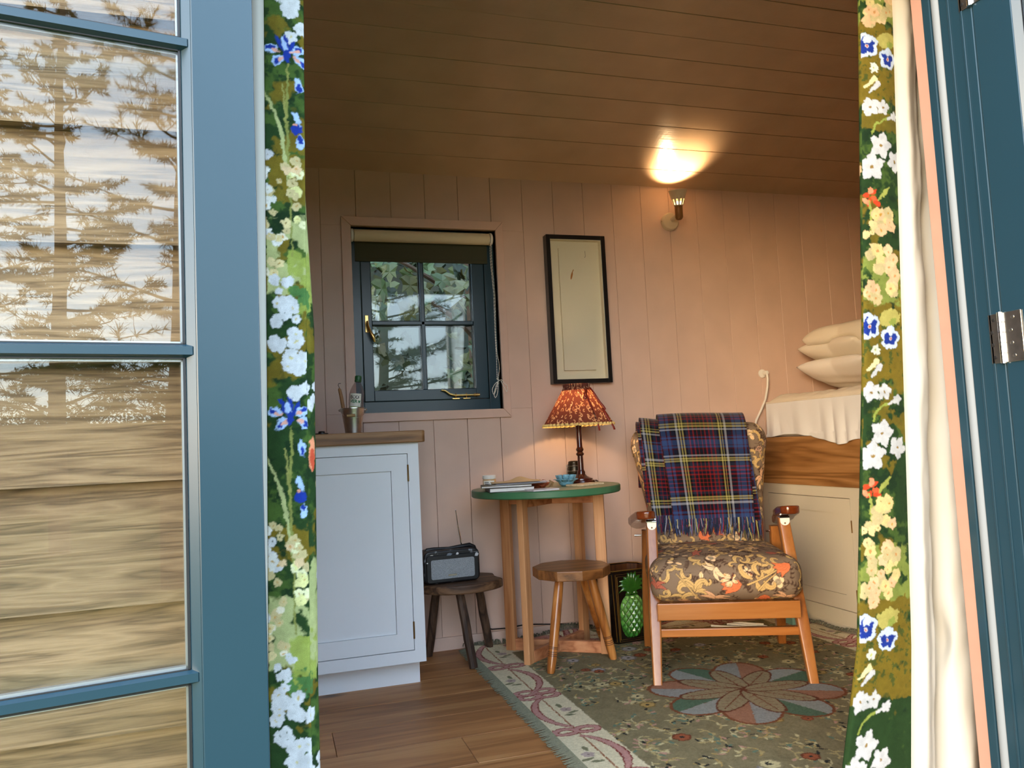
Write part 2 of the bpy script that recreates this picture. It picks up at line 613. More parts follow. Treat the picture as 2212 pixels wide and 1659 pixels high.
# ================================================================== THE ROOM
YB = 3.28          # inner face of the back wall
YF = 1.314         # inner face of the front wall
YO = 1.171         # outer face of the door frame
XL, XR = -1.30, 3.32
DW = 1.38          # right jamb
DL = -0.026        # left jamb
DH = 1.95          # door head
HALF = (YB - YF) / 2
Y0 = (YB + YF) / 2
RISE, ZW = 0.215, 2.037
RAD = (HALF ** 2 + RISE ** 2) / (2 * RISE)
ZC0 = ZW + RISE - RAD
def ceil_z(y):
    return ZC0 + math.sqrt(RAD ** 2 - (y - Y0) ** 2)

# ---- floor: oak planks along the hut
mb = MB().box(XL - .05, XR + .05, YF - .14, YB + .05, -.06, -.0165)
floor = single('floor', mb, M['floor_oak'], 'brown oak plank floor of the hut', None, kind='structure')
edges = [1.10 + 0.2 * k for k in range(12)]
for i, y in enumerate(edges[:-1]):
    y0, y1 = max(y, YF - .14), min(edges[i + 1], YB + .02)
    if y1 - y0 < .03:
        continue
    cuts = [XL - .05]
    x = {5: 0.507}.get(i, RNG.uniform(-1.0, 0.45))
    while x < XR:
        cuts.append(x)
        x += RNG.uniform(1.5, 2.0)
    cuts.append(XR + .05)
    for a, b in zip(cuts[:-1], cuts[1:]):
        obj('plank', MB().box(a + .0006, b - .0006, y0 + .0006, y1 - .0006, -.017, RNG.uniform(-.0004, .0002)), M['floor_oak'], floor, bevel=.0012, seg=1)

# ---- back wall: vertical painted boards with a window hole
WX0, WX1, WZ0, WZ1 = 0.338, 0.972, 1.000, 1.795
mb = MB()
for a, b, c, d in ((XL, WX0, -.03, 2.06), (WX1, XR, -.03, 2.06), (WX0, WX1, -.03, WZ0), (WX0, WX1, WZ1, 2.06)):
    mb.box(a, b, YB + .012, YB + .10, c, d)
wall_back = single('wall_back', mb, M['pink_trim'], 'long pink boarded wall behind the round table', None, kind='structure')
j = [0.214 + .1488 * k for k in range(-11, 22)]
j = [XL] + [x for x in j if XL + .02 < x < XR - .02] + [XR]
for a, b in zip(j[:-1], j[1:]):
    g = RNG.choice([.0006, .0008, .0011, .0016])
    p = RNG.uniform(-.0008, .0008)
    a2, b2 = a + g * .5, b - RNG.choice([.0004, .0008, .0012])
    spans = [(-.02, 2.05)]
    if b2 > WX0 and a2 < WX1:
        spans = [(-.02, WZ0 - .001), (WZ1 + .001, 2.05)]
        for (l, r) in ((a2, min(b2, WX0)), (max(a2, WX1), b2)):
            if r - l > .004 and (l < WX0 or r > WX1) and not (l >= WX0 and r <= WX1):
                obj('board', MB().box(l, r, YB + p, YB + .013, WZ0 - .001, WZ1 + .001), M['pink_wall'], wall_back, bevel=.0012, seg=1)
    for c, d in spans:
        obj('board', MB().box(a2, b2, YB + p, YB + .013, c, d), M['pink_wall'], wall_back, bevel=.0012, seg=1)
single('baseboard_back', MB().box(XL, 2.26, YB - .012, YB + .002, -.002, .052), M['pink_wall'], 'low pink skirting board along the back wall', None, bevel=.002, kind='structure')

# ---- end walls
def end_poly():
    ys = [YF + (YB - YF) * i / 20 for i in range(21)]
    return [(YF - .02, -.03), (YB + .02, -.03)] + [(y, ceil_z(y) + .01) for y in reversed(ys)]
single('wall_left', MB().prism(end_poly(), XL - .08, XL, 'x'), M['pink_trim'], 'pink end wall beyond the white kitchen cabinet', None, kind='structure')
single('wall_right', MB().prism(end_poly(), XR, XR + .08, 'x'), M['pink_trim'], 'pink end wall behind the bed', None, kind='structure')

# ---- ceiling: arched, boards run along the hut
mb = MB()
N = 40
top = [(YF - .16 + (YB - YF + .30) * i / N) for i in range(N + 1)]
def cz(y):
    y = min(max(y, YF), YB)
    return ceil_z(y)
rings = []
for x in (XL - .09, XR + .09):
    rings.append([(x, y, cz(y) + .016) for y in top] + [(x, y, cz(y) + .07) for y in reversed(top)])
mb.loft(rings)
ceiling = single('ceiling', mb, M['pink_ceiling'], 'low arched ceiling of pink painted boards', None, kind='structure')
th0 = math.asin((YB - Y0) / RAD)
s = 0.125 / RAD
t0 = th0 + .004
k = 0
while t0 > -th0:
    t1 = max(t0 - (0.125 if k == 0 else 0.1415) / RAD, -th0 - .004)
    g = RNG.choice([.0007, .001, .0014, .002]) / RAD
    pr = RNG.uniform(-.0012, .0008)
    ring = []
    for x in (XL - .02, XR + .02):
        aa = [t0 - g + (t1 - t0 + 2 * g) * q / 4 for q in range(5)]
        ring.append([(x, Y0 + (RAD + pr) * math.sin(a), ZC0 + (RAD + pr) * math.cos(a)) for a in aa] + [(x, Y0 + (RAD + .0165) * math.sin(a), ZC0 + (RAD + .0165) * math.cos(a)) for a in reversed(aa)])
    obj('board', MB().loft(ring), M['pink_ceiling'], ceiling, bevel=.001, seg=1)
    t0 = t1
    k += 1

# ---- front wall: core, pink lining, rough cladding outside
mb = MB()
for a, b, c, d in ((XL - .08, DL - .05, -.05, 2.03), (DW + .05, XR + .08, -.05, 2.03), (DL - .05, DW + .05, DH + .05, 2.03)):
    mb.box(a, b, YO + .06, YF, c, d)
wall_front = single('wall_front', mb, M['pink_trim'], 'outer wall of overlapping rough brown boards around the door', None, kind='structure')
z = -.329
while z < 2.0:
    for a, b in (((XL - .75, DL - .066)), ((DW + .066, XR + .1))):
        h = .187
        prof = [(YO + .058, z - .020), (YO + .018 - RNG.uniform(0, .004), z - .020), (YO + .045, z + h), (YO + .058, z + h)]
        obj('cladding_board', MB().prism(prof, a, b, 'x'), M['cladding'], wall_front)
    z += .167
for zz in (DH + .06, DH + .17):
    obj('cladding_board', MB().prism([(YO + .058, zz), (YO + .02, zz), (YO + .045, zz + .13), (YO + .058, zz + .13)], DL - .066, DW + .066, 'x'), M['cladding'], wall_front)

# ---- door frame (trim) with pink lining and white seal
fr = thing('trim_1', 'dark teal door frame with pink inner lining and white seal', None, (DW, YO, 0), kind='structure')
for s_, xj in ((1, DW), (-1, DL)):
    x1 = xj + s_ * .06
    def bx(y0, y1, x0=xj, x2=x1, z1=DH):
        return MB().box(min(x0, x2), max(x0, x2), y0, y1, -.02, z1)
    obj('jamb', bx(YO, 1.249), M['teal'], fr, bevel=.002)
    obj('jamb_stop', bx(1.268, 1.2885, xj - s_ * (.004 if s_ > 0 else 0)), M['teal'], fr, bevel=.002)
    mb = MB()
    mb.lathe([(.0105, -.01), (.0105, DH)], 12, Matrix.Translation((xj + s_ * (.0055 if s_ > 0 else .0095), 1.2585, 0)))
    obj('seal', mb, M['seal'], fr, smooth=True)
    obj('lining', bx(1.2885, YF + .004, xj - s_ * .002), M['pink_dimmed'], fr, bevel=.0015)
    # thin grooves of the rebate
    for yy in (1.192, 1.222):
        obj('bead', MB().box(min(xj, xj - s_ * .0025), max(xj, xj - s_ * .0025), yy, yy + .005, 0, DH), M['teal'], fr, bevel=.001)
obj('head', MB().box(DL - .06, DW + .06, YO, 1.2885, DH, DH + .06), M['teal'], fr, bevel=.002)
obj('head_lining', MB().box(DL - .06, DW + .06, 1.2885, YF + .004, DH, DH + .06), M['pink_dimmed'], fr, bevel=.0015)
obj('threshold', MB().box(DL, DW, YO - .02, YF, -.03, -.001), M['teal'], fr, bevel=.003)

# ---- glazed door leaves, built lying along +x from the hinge, seen face at y = 0, depth +y
def door_leaf(name, label, loc, rz, mirror=1):
    t = thing(name, label, None, loc, rz, kind='structure')
    WD, H, ST, TH = .69, 1.925, .083, .045
    Z = .018
    def X(a, b):
        return (min(a * mirror, b * mirror), max(a * mirror, b * mirror))
    def box(x0, x1, y0, y1, z0, z1):
        a, b = X(x0, x1)
        return MB().box(a, b, y0, y1, z0, z1)
    def part(n, mbx, m, par=t, **kw):
        return obj(n, mbx, m, par, local=True, **kw)
    part('stile', box(0, ST, 0, TH, Z, Z + H), M['teal'], bevel=.002)
    part('stile', box(WD - ST, WD, 0, TH, Z, Z + H), M['teal'], bevel=.002)
    part('rail', box(ST, WD - ST, 0, TH, Z, .135), M['teal'], bevel=.002)
    part('rail', box(ST, WD - ST, 0, TH, 1.838, Z + H), M['teal'], bevel=.002)
    bars = [.566, .9925, 1.420]
    x0, x1 = ST + .012, WD - ST - .012
    # mouldings around the glass: bevelled inwards
    for a, b, w in ((ST, ST + .012, 0), (WD - ST, WD - ST - .012, 0)):
        pa, pb = a * mirror, b * mirror
        q = MB().prism([(pa, .001), (pb, .012), (pb, .030), (pa, .030)] if pa > pb else [(pa, .001), (pa, .030), (pb, .030), (pb, .012)], .135, 1.838, 'z')
        part('bead', q, M['teal'])
    for zb in bars:
        hh = .0095
        a, b = X(ST + .004, WD - ST - .004)
        prof = [(.012, zb - hh), (.003, zb - hh + .004), (.003, zb + hh - .004), (.012, zb + hh), (.032, zb + hh), (.032, zb - hh)]
        part('glazing_bar', MB().prism([(y, z) for y, z in prof], a, b, 'x'), M['teal'])
    zs = [.135] + bars + [1.838]
    for k in range(4):
        za, zb = zs[k] + (.0085 if k else 0), zs[k + 1] - (.0085 if k < 3 else 0)
        a, b = X(x0 + .0005, x1 - .0005)
        pane = part('pane', MB().box(a, b, .013, .017, za, zb), M['glass'])
        part('inner_sheet', MB().box(a, b, .027, .031, za, zb), M['glass'], pane)
        g = MB()
        for (p, q, r, s2) in ((a, a + .005, za, zb), (b - .005, b, za, zb), (a, b, za, za + .005), (a, b, zb - .005, zb)):
            g.box(p, q, .0175, .0265, r, s2)
        part('spacer', g, M['spacer'], pane)
        g = MB()
        for (p, q, r, s2) in ((a, a + .003, za, zb), (b - .003, b, za, zb), (a, b, za, za + .002), (a, b, zb - .002, zb)):
            g.box(p, q, .0105, .0128, r, s2)
        part('gasket', g, M['gasket'], pane)
    return t
AD = math.radians(10.1)
door_1 = door_leaf('door_1', 'blue-teal glazed door leaf folded back against the cladding', (-.0123, 1.126, 0), AD, -1)
door_2 = door_leaf('door_2', 'dark teal glazed door leaf standing wide open beside the hinges', (DW + .0005, YO - .001, 0), -PI / 2, 1)

def hinge(par, x, z0, s_=1):
    """stainless butt hinge opened flat along the jamb: leaf, leaf, five knuckles, screws"""
    h = .098
    hp = obj('hinge', MB().box(x - .0025, x + .001, 1.173, 1.199, z0, z0 + h), M['steel'], par, bevel=.0006, seg=1)
    obj('hinge_leaf', MB().box(x - .0025, x + .001, 1.127, 1.169, z0, z0 + h), M['steel'], hp, bevel=.0006, seg=1)
    for k in range(5):
        mb = MB().lathe([(.0055, z0 - .002 + k * (h + .004) / 5 + .0005), (.0055, z0 - .002 + (k + 1) * (h + .004) / 5 - .0005)], 14, Matrix.Translation((x - .004, 1.171, 0)))
        obj('knuckle', mb, M['chrome'], hp, smooth=True)
    for k in range(4):
        zz = z0 + h * (.12 + .253 * k)
        dy = (.190, .193, .193, .187)[k]
        for yy, mm, nm in ((1 + dy, M['hole'], 'screw'), (1.148 - (.190 - dy), M['steel'], 'screw')):
            mb = MB().lathe([(.0036, -.001), (.0036, .0005), (.002, .0009)], 12, Matrix.Translation((x - .0028, yy, zz)) @ Matrix.Rotation(-PI / 2, 4, 'Y'))
            obj(nm, mb, mm, hp, smooth=True)
for z0 in (.215, .959, 1.690):
    hinge(door_2, DW, z0)

# ---- window in the back wall
cas = thing('trim_2', 'pink flat window surround on the back wall', None, (WX0, YB, WZ0), kind='structure')
c0, c1, c2, c3 = .298, 1.006, .962, 1.833
def mitre(p):
    return obj('casing', MB().prism(p, YB - .014, YB + .001, 'y'), M['pink_trim'], cas, bevel=.0015)
e = .0004
mitre([(c0, c2), (c1, c2), (WX1 - e, WZ0), (WX0 + e, WZ0)])
mitre([(c0, c3), (WX0 + e, WZ1), (WX1 - e, WZ1), (c1, c3)])
mitre([(c0, c2 + e), (WX0, WZ0 + e), (WX0, WZ1 - e), (c0, c3 - e)])
mitre([(c1, c2 + e), (c1, c3 - e), (WX1, WZ1 - e), (WX1, WZ0 + e)])
for q in ((WX0 - .01, WX0, WZ0, WZ1), (WX1, WX1 + .01, WZ0, WZ1), (WX0, WX1, WZ0 - .01, WZ0), (WX0, WX1, WZ1, WZ1 + .01)):
    obj('reveal', MB().box(q[0], q[1], YB - .001, YB + .12, q[2], q[3]), M['pink_trim'], cas)

win = thing('window_1', 'small dark teal casement window with four panes', None, ((WX0 + WX1) / 2, YB + .05, WZ0), kind='structure')
fy0, fy1 = YB + .035, YB + .10
f0, f1, f2, f3 = WX0, WX1, WZ0, WZ1
sx0, sx1, sz0, sz1 = .376, .925, 1.048, 1.755
for q in ((f0, sx0, f2, f3), (sx1, f1, f2, f3), (sx0, sx1, f2, sz0), (sx0, sx1, sz1, f3)):
    obj('frame', MB().box(q[0], q[1], fy0, fy1, q[2], q[3]), M['teal'], win, bevel=.0015)
gx0, gx1, gz0, gz1 = .420, .866, 1.096, 1.690
g_ = .003
sash = obj('sash', MB().box(sx0 + g_, gx0, fy0 + .004, fy1 - .01, sz0 + g_, sz1 - g_), M['teal'], win, bevel=.002)
obj('sash', MB().box(gx1, sx1 - g_, fy0 + .004, fy1 - .01, sz0 + g_, sz1 - g_), M['teal'], win, bevel=.002)
obj('sash', MB().box(gx0, gx1, fy0 + .004, fy1 - .01, sz0 + g_, gz0), M['teal'], win, bevel=.002)
obj('sash', MB().box(gx0, gx1, fy0 + .004, fy1 - .01, gz1, sz1 - g_), M['teal'], win, bevel=.002)
mx, mz = .641, 1.387
obj('glazing_bar', MB().box(mx - .009, mx + .009, fy0 + .008, fy1 - .014, gz0, gz1), M['teal'], win, bevel=.003)
obj('glazing_bar', MB().box(gx0, gx1, fy0 + .008, fy1 - .014, mz - .009, mz + .009), M['teal'], win, bevel=.003)
for a, b in ((gx0, mx - .009), (mx + .009, gx1)):
    for c, d in ((gz0, mz - .009), (mz + .009, gz1)):
        pn = obj('pane', MB().box(a, b, YB + .055, YB + .059, c, d), M['glass'], win)
        obj('outer_sheet', MB().box(a, b, YB + .073, YB + .077, c, d), M['glass'], pn)
        g = MB()
        for (p, q, r, s2) in ((a, a + .004, c, d), (b - .004, b, c, d), (a, b, c, c + .004), (a, b, d - .004, d)):
            g.box(p, q, YB + .0595, YB + .0725, r, s2)
        obj('spacer', g, M['gasket'], pn)
# espagnolette handle
hx, hz, hy = .397, 1.375, fy0 + .004
hd = obj('handle_plate', MB().box(hx - .008, hx + .008, hy - .004, hy, hz - .03, hz + .045), M['brass'], win, bevel=.002)
mb = MB().tube([(hx, hy - .004, hz + .012), (hx, hy - .022, hz + .012)], .006, 12)
obj('pivot', mb, M['brass'], hd, smooth=True)
mb = MB().tube([(hx, hy - .022, hz + .016), (hx + .002, hy - .026, hz - .005), (hx + .010, hy - .031, hz - .03), (hx + .022, hy - .034, hz - .055), (hx + .026, hy - .033, hz - .075)], [.005, .005, .006, .0085, .004], 12)
obj('lever', mb, M['brass'], hd, smooth=True)
# casement stay
sy = fy0 - .012
sz = 1.066
st_ = obj('stay', MB().tube([(.705, sy, sz + .024), (.722, sy, sz + .021), (.742, sy, sz + .006), (.765, sy, sz), (.84, sy, sz), (.875, sy, sz)], [.003, .004, .005, .0045, .0045, .006], 10), M['brass'], win, smooth=True)
for xx in (.768, .815):
    obj('stay_pin', MB().tube([(xx, sy, sz - .013), (xx, sy, sz + .008)], .0025, 8).box(xx - .016, xx + .016, sy - .006, fy0 + .002, sz - .016, sz - .0125), M['brass'], st_)
for xx in (.853, .864):
    obj('stay_ring', MB().tube([(xx + .005 * math.cos(a), sy - .004, sz + .005 * math.sin(a)) for a in [2 * PI * i / 12 for i in range(12)]], .0016, 6, loop=True), M['brass'], st_, smooth=True)

# ---- roller blind
rb = thing('roller_blind', 'cream roller blind with a dark olive cloth rolled almost up', 'blind', (.655, YB + .02, 1.76))
ry, rz_ = YB + .008, 1.757
obj('roll', MB().lathe([(.0255, .352), (.0255, .944)], 28, Matrix.Translation((0, ry, rz_)) @ Matrix.Rotation(PI / 2, 4, 'Y')), plain('cream_blind_lining', (226, 210, 176), 0.8, bump=.1, bscale=800), rb, smooth=True)
mb = MB().box(.356, .940, ry + .0225, ry + .0245, 1.655, rz_ - .004)
M['olive'] = plain('olive_blind_cloth', (70, 68, 48), 0.85, bump=.2, bscale=900)
obj('blind_cloth', mb, M['olive'], rb)
obj('bottom_bar', MB().box(.356, .940, ry + .0195, ry + .0275, 1.651, 1.666), M['olive'], rb, bevel=.002)
for x in (.343, .947):
    obj('bracket', MB().lathe([(.028, x - .004 if x < .6 else x), (.028, x + .004 if x < .6 else x + .008), (.024, x + .007 if x < .6 else x + .012)], 20, Matrix.Translation((0, ry, rz_)) @ Matrix.Rotation(PI / 2, 4, 'Y')), M['white_plastic'], rb, smooth=True)
# bead chain tied in a loose bow, every bead of it on one strand
ch = []
cxx, cyy = .944, ry - .024
def strand(pts, nm):
    P = [Vector(p) for p in pts]
    out = []
    # Catmull-Rom through the points
    for i in range(len(P) - 1):
        p0, p1, p2, p3 = P[max(i - 1, 0)], P[i], P[i + 1], P[min(i + 2, len(P) - 1)]
        for q in range(10):
            t = q / 10
            out.append(0.5 * ((2 * p1) + (p2 - p0) * t + (2 * p0 - 5 * p1 + 4 * p2 - p3) * t * t + (3 * p1 - p0 - 3 * p2 + p3) * t ** 3))
    out.append(P[-1])
    mb = MB()
    mb.tube(out, .0009, 5)
    acc, last = 0.0, out[0]
    mb.sphere(last, .0022, 6, 4)
    for p in out[1:]:
        acc += (p - last).length
        last = p
        if acc >= .0062:
            mb.sphere(p, .0022, 6, 4)
            acc = 0
    o = obj(nm, mb, M['white_plastic'], rb, smooth=True)
    o['kind'] = 'stuff'
strand([(cxx, cyy, 1.755), (cxx - .002, cyy, 1.65), (cxx + .004, cyy - .004, 1.5), (cxx + .002, cyy - .004, 1.35), (cxx + .003, cyy - .004, 1.23), (cxx, cyy - .01, 1.125)], 'bead_chain')
strand([(cxx + .006, cyy, 1.755), (cxx + .004, cyy, 1.64), (cxx + .009, cyy - .004, 1.5), (cxx + .006, cyy - .004, 1.36), (cxx + .006, cyy - .004, 1.25), (cxx + .014, cyy - .006, 1.185), (cxx + .003, cyy - .01, 1.125)], 'bead_chain')
K = (cxx + .002, cyy - .012, 1.118)
strand([(K[0] - .004, K[1], K[2] + .012), (K[0] + .006, K[1] - .004, K[2] + .004), (K[0] - .004, K[1] - .004, K[2] - .004), (K[0] + .006, K[1], K[2] - .008)], 'chain_knot')
for pts in ([(0, 0, 0), (-.014, 0, -.012), (-.026, .002, -.034), (-.020, .002, -.056), (-.008, 0, -.03), (0, 0, -.004)],
            [(0, 0, 0), (-.012, -.004, -.024), (-.020, -.002, -.056), (-.014, 0, -.07), (-.004, 0, -.05), (.001, 0, -.008)],
            [(0, 0, 0), (.014, -.006, .006), (.026, -.008, -.008), (.040, -.008, -.024), (.036, -.008, -.046), (.026, -.008, -.028), (.012, -.004, .002)]):
    strand([(K[0] + p[0], K[1] + p[1], K[2] + p[2]) for p in pts], 'chain_loop')

# ================================================================== KITCHEN SIDE
YC = 2.827
cab = thing('base_cabinet', 'white panelled base cabinet under the oak worktop', 'cabinet', (.0, YC, 0))
CX0, CX1 = -1.285, .508
mb = MB()
mb.box(CX0, CX1, YC + .02, YB - .014, .087, .868)
obj('carcass', mb, M['white_paint'], cab)
doors = [(-1.255, -.665), (-.645, -.125), (-.105, .468)]
mb = MB().box(CX0, CX1, YC, YC + .02, .087, .129).box(CX0, CX1, YC, YC + .02, .829, .868)
xs = [CX0] + [q for d in doors for q in d] + [CX1]
for a, b in zip(xs[0::2], xs[1::2]):
    mb.box(a, b, YC, YC + .02, .129, .829)
obj('face_frame', mb, M['white_paint'], cab)
for a, b in doors:
    g = .0022
    a2, b2, c2_, d2 = a + g, b - g, .129 + g * 1.3, .829 - g
    sw = .059
    dr = obj('door', MB().box(a2, a2 + sw, YC + .0005, YC + .019, c2_, d2).box(b2 - sw, b2, YC + .0005, YC + .019, c2_, d2).box(a2 + sw, b2 - sw, YC + .0005, YC + .019, c2_, c2_ + sw).box(a2 + sw, b2 - sw, YC + .0005, YC + .019, d2 - sw, d2), M['white_paint'], cab)
    obj('panel', MB().box(a2 + sw + .0008, b2 - sw - .0008, YC + .0075, YC + .018, c2_ + sw + .0008, d2 - sw - .0008), M['white_paint'], dr)
    for zz in (.758, .20):
        obj('butt_hinge', MB().lathe([(.0032, zz - .03), (.0032, zz + .03)], 10, Matrix.Translation((b - .0004, YC - .0005, 0))), M['old_brass'], dr, smooth=True)
obj('plinth', MB().box(CX0, .493, YC + .06, YB - .02, 0, .088), M['white_paint'], cab)

poly = [(XL + .002, YB - .001), (XL + .002, YC - .02)]
for i in range(7):
    a = -PI / 2 + PI / 2 * i / 6
    poly.append((.518 + .014 * math.cos(a), YC - .006 + .014 * math.sin(a)))
poly.append((.532, YB - .001))
single('worktop', MB().prism(poly, .868, .911, 'z'), M['worktop'], 'oak kitchen worktop with a rounded corner on the white cabinet', 'worktop', smooth=True, bevel=.004, seg=3)

# tin bucket
BX, BY, BZ = .290, 2.952, .911
bk = thing('tin_bucket', 'small shiny tin bucket with wooden bail handle on the worktop', 'bucket', (BX, BY, BZ))
M['tin'] = plain('shiny_tin', (214, 210, 206), 0.3, metal=1.0, var=0.08, vscale=40)
prof = [(.0295, 0), (.0300, .003), (.0325, .025), (.0395, .068), (.0402, .070), (.0400, .073), (.0408, .075), (.0406, .078), (.0414, .080), (.0432, .092), (.0448, .093), (.0446, .0955), (.0428, .0952), (.040, .076), (.0288, .004), (.001, .004)]
obj('pail', MB().lathe(prof, 36, Matrix.Translation((BX, BY, BZ))), M['tin'], bk, smooth=True)
P = [(BX + .0455 * math.cos(a), BY - .034 * abs(math.sin(a)) - .004, BZ + .088 - .032 * math.sin(a)) for a in [PI * i / 16 for i in range(17)]]
obj('bail', MB().tube(P, .0012, 6), M['tin'], bk, smooth=True)
for sx in (-1, 1):
    obj('lug', MB().sphere((BX + sx * .0475, BY - .002, BZ + .088), .0048, 8, 6), M['tin'], bk, smooth=True)
obj('grip', MB().tube([(BX - .026, BY - .040, BZ + .0655), (BX, BY - .042, BZ + .0665), (BX + .004, BY - .042, BZ + .067)], .0055, 12), wood('pale_turned_wood', (150, 112, 66), (196, 158, 106), (214, 178, 124), 'x', .5), bk, smooth=True)

# clear bottle with green cap standing in the bucket, slightly tilted
bt = thing('washing_up_bottle', 'clear plastic bottle with green cap leaning in the tin bucket', 'bottle', (BX + .003, BY + .001, BZ + .0045))
BASE[bt] = Matrix.Identity(4)
TB = Matrix.Rotation(math.radians(6), 4, 'Y')
t = NT('clear_bottle_plastic')
t.t.nodes.remove(t.b)
lw = t.n('ShaderNodeLayerWeight')
lw.inputs['Blend'].default_value = 0.35
tr = t.n('ShaderNodeBsdfTransparent')
tr.inputs['Color'].default_value = (.74, .72, .74, 1)
gl = t.n('ShaderNodeBsdfGlossy')
gl.inputs['Roughness'].default_value = .08
mx_ = t.n('ShaderNodeMixShader')
pw = t.n('ShaderNodeMath', operation='MULTIPLY')
pw.inputs[1].default_value = .35
t.l(lw.outputs['Facing'], pw.inputs[0])
t.l(pw.outputs[0], mx_.inputs[0])
t.l(tr.outputs[0], mx_.inputs[1])
t.l(gl.outputs[0], mx_.inputs[2])
t.l(mx_.outputs[0], t.out.inputs['Surface'])
M['bottle'] = t.m
obj('bottle_body', MB().lathe([(.006, 0), (.0175, .001), (.0210, .006), (.0245, .05), (.0268, .085), (.0285, .11), (.0288, .140), (.0265, .153), (.0205, .170), (.0135, .183), (.0105, .191), (.0105, .200)], 32, TB), M['bottle'], bt, smooth=True)
M['green_cap'] = plain('green_cap_plastic', (34, 92, 52), .4)
cap = obj('cap', MB().lathe([(.0125, .189), (.0128, .196), (.0120, .1965), (.0120, .199), (.0126, .1995), (.0124, .210), (.009, .213), (.001, .213)], 28, TB), M['green_cap'], bt, smooth=True)
M['label_white'] = plain('label_white', (232, 228, 214), .5)
lb = MB()
a0, a1 = math.radians(-152), math.radians(-62)
rr = lambda z: np.interp(z, [.085, .11, .140, .153], [.0268, .0285, .0288, .0265]) + .0004
rows = []
for z in (.092, .104, .120, .135, .144):
    rows.append([(rr(z) * math.cos(a0 + (a1 - a0) * i / 16), rr(z) * math.sin(a0 + (a1 - a0) * i / 16), z) for i in range(17)])
lb.loft(rows, caps=False, closed=False, M=TB)
lab = obj('label', lb, M['label_white'], bt, smooth=True)
lb = MB()
lb.loft([[(rr(z) * 1.01 * math.cos(a0 + (a1 - a0) * i / 16), rr(z) * 1.01 * math.sin(a0 + (a1 - a0) * i / 16), z) for i in range(17)] for z in (.092, .095)], caps=False, closed=False, M=TB)
obj('label_band', lb, plain('lime_label', (172, 186, 96), .5), lab, smooth=True)
def text_on(txt, size, mat, par, name, place, spin=None, extrude=.0001, bold=.0):
    """flat lettering as its own mesh; place maps (u, v) metres to a point"""
    cu = bpy.data.curves.new(name, 'FONT')
    cu.body = txt
    cu.size = size
    cu.offset = bold
    cu.resolution_u = 3
    to = bpy.data.objects.new(name, cu)
    COL.objects.link(to)
    dg = bpy.context.evaluated_depsgraph_get()
    me = bpy.data.meshes.new_from_object(to.evaluated_get(dg))
    bpy.data.objects.remove(to)
    bpy.data.curves.remove(cu)
    for v in me.vertices:
        v.co = place(v.co.x, v.co.y)
    o = bpy.data.objects.new(name, me)
    me.name = name
    me.materials.clear()
    me.materials.append(mat)
    COL.objects.link(o)
    o.parent = par
    return o
M['ink'] = plain('black_print', (22, 24, 34), .6)
M['ink_green'] = plain('green_print', (28, 112, 66), .6)
def on_bottle(u0, v0):
    def f(u, v):
        a = math.radians(-148) + (u + u0) / .0285
        return tuple(TB @ Vector((.0293 * math.cos(a), .0293 * math.sin(a), v + v0)))
    return f
text_on('ECO', .0165, M['ink'], lab, 'lettering', on_bottle(.001, .1245), bold=.0005)
text_on('VER', .0165, M['ink_green'], lab, 'lettering', on_bottle(.001, .1090), bold=.0005)
# little leaf emblem and mark after the lettering
for (u, v, su, sv, ang) in ((.0345, .115, .0022, .0040, .6), (.0375, .115, .0022, .0040, -.6), (.036, .1105, .0034, .0018, 0)):
    q = MB()
    F_ = on_bottle(0, 0)
    pts = [F_(u + su * math.cos(b) * math.cos(ang) - sv * math.sin(b) * math.sin(ang), v + su * math.cos(b) * math.sin(ang) + sv * math.sin(b) * math.cos(ang)) for b in [2 * PI * i / 12 for i in range(12)]]
    q.add(pts, [tuple(range(12))])
    obj('emblem', q, M['ink_green'], lab)
for s_ in (-1, 1):
    F_ = on_bottle(0, 0)
    obj('mark', MB().add([F_(.037, .137), F_(.037 + s_ * .004, .1388), F_(.037 + s_ * .001, .1365)], [(0, 1, 2)]), M['ink'], lab)
for o in [bt]:
    BASE[o] = Matrix.Translation(o.location)

# dish brush in the bucket
br = thing('dish_brush', 'wooden dish brush handle with a wire hook in the bucket', 'brush', (BX - .025, BY, BZ + .03))
P = [(BX - .0262, BY + .004, BZ + .045), (BX - .0310, BY + .006, BZ + .080), (BX - .039, BY + .004, BZ + .135), (BX - .045, BY + .002, BZ + .166), (BX - .047, BY + .002, BZ + .171)]
obj('handle', MB().tube(P, [.0062, .0070, .0066, .0058, .003], 12), wood('beech_handle', (140, 96, 58), (180, 132, 86), (196, 150, 104), 'z', .5), br, smooth=True)
H0 = Vector((BX - .046, BY + .002, BZ + .168))
obj('hook', MB().tube([H0, H0 + Vector((-.001, 0, .008)), H0 + Vector((-.004, -.001, .014)), H0 + Vector((-.002, -.002, .0205)), H0 + Vector((.006, -.002, .021))], .0011, 6), M['hole'], br, smooth=True)
mb = MB()
for k in range(36):
    a, r_ = RNG.uniform(0, 2 * PI), RNG.uniform(.001, .005)
    mb.tube([(BX - .0260 + r_ * .5 * math.cos(a), BY + .004 + r_ * .5 * math.sin(a), BZ + .047), (BX - .0250 + r_ * math.cos(a), BY + .004 + r_ * math.sin(a), BZ + .030)], .0006, 4)
o = obj('bristles', mb, M['label_white'], br)
o['kind'] = 'stuff'

# black sink plug on the worktop
pl = thing('sink_plug', 'flat black plug lying on the worktop beside the bucket', 'plug', (.172, 2.90, .911))
obj('disc', MB().lathe([(.001, .9105), (.0235, .9105), (.0235, .916), (.001, .9162)], 28, Matrix.Translation((.172, 2.90, 0))), M['black'], pl, smooth=True)
obj('knob', MB().lathe([(.0115, .9155), (.0120, .921), (.0095, .9235), (.001, .9238)], 20, Matrix.Translation((.172, 2.90, 0))), M['black'], pl, smooth=True)

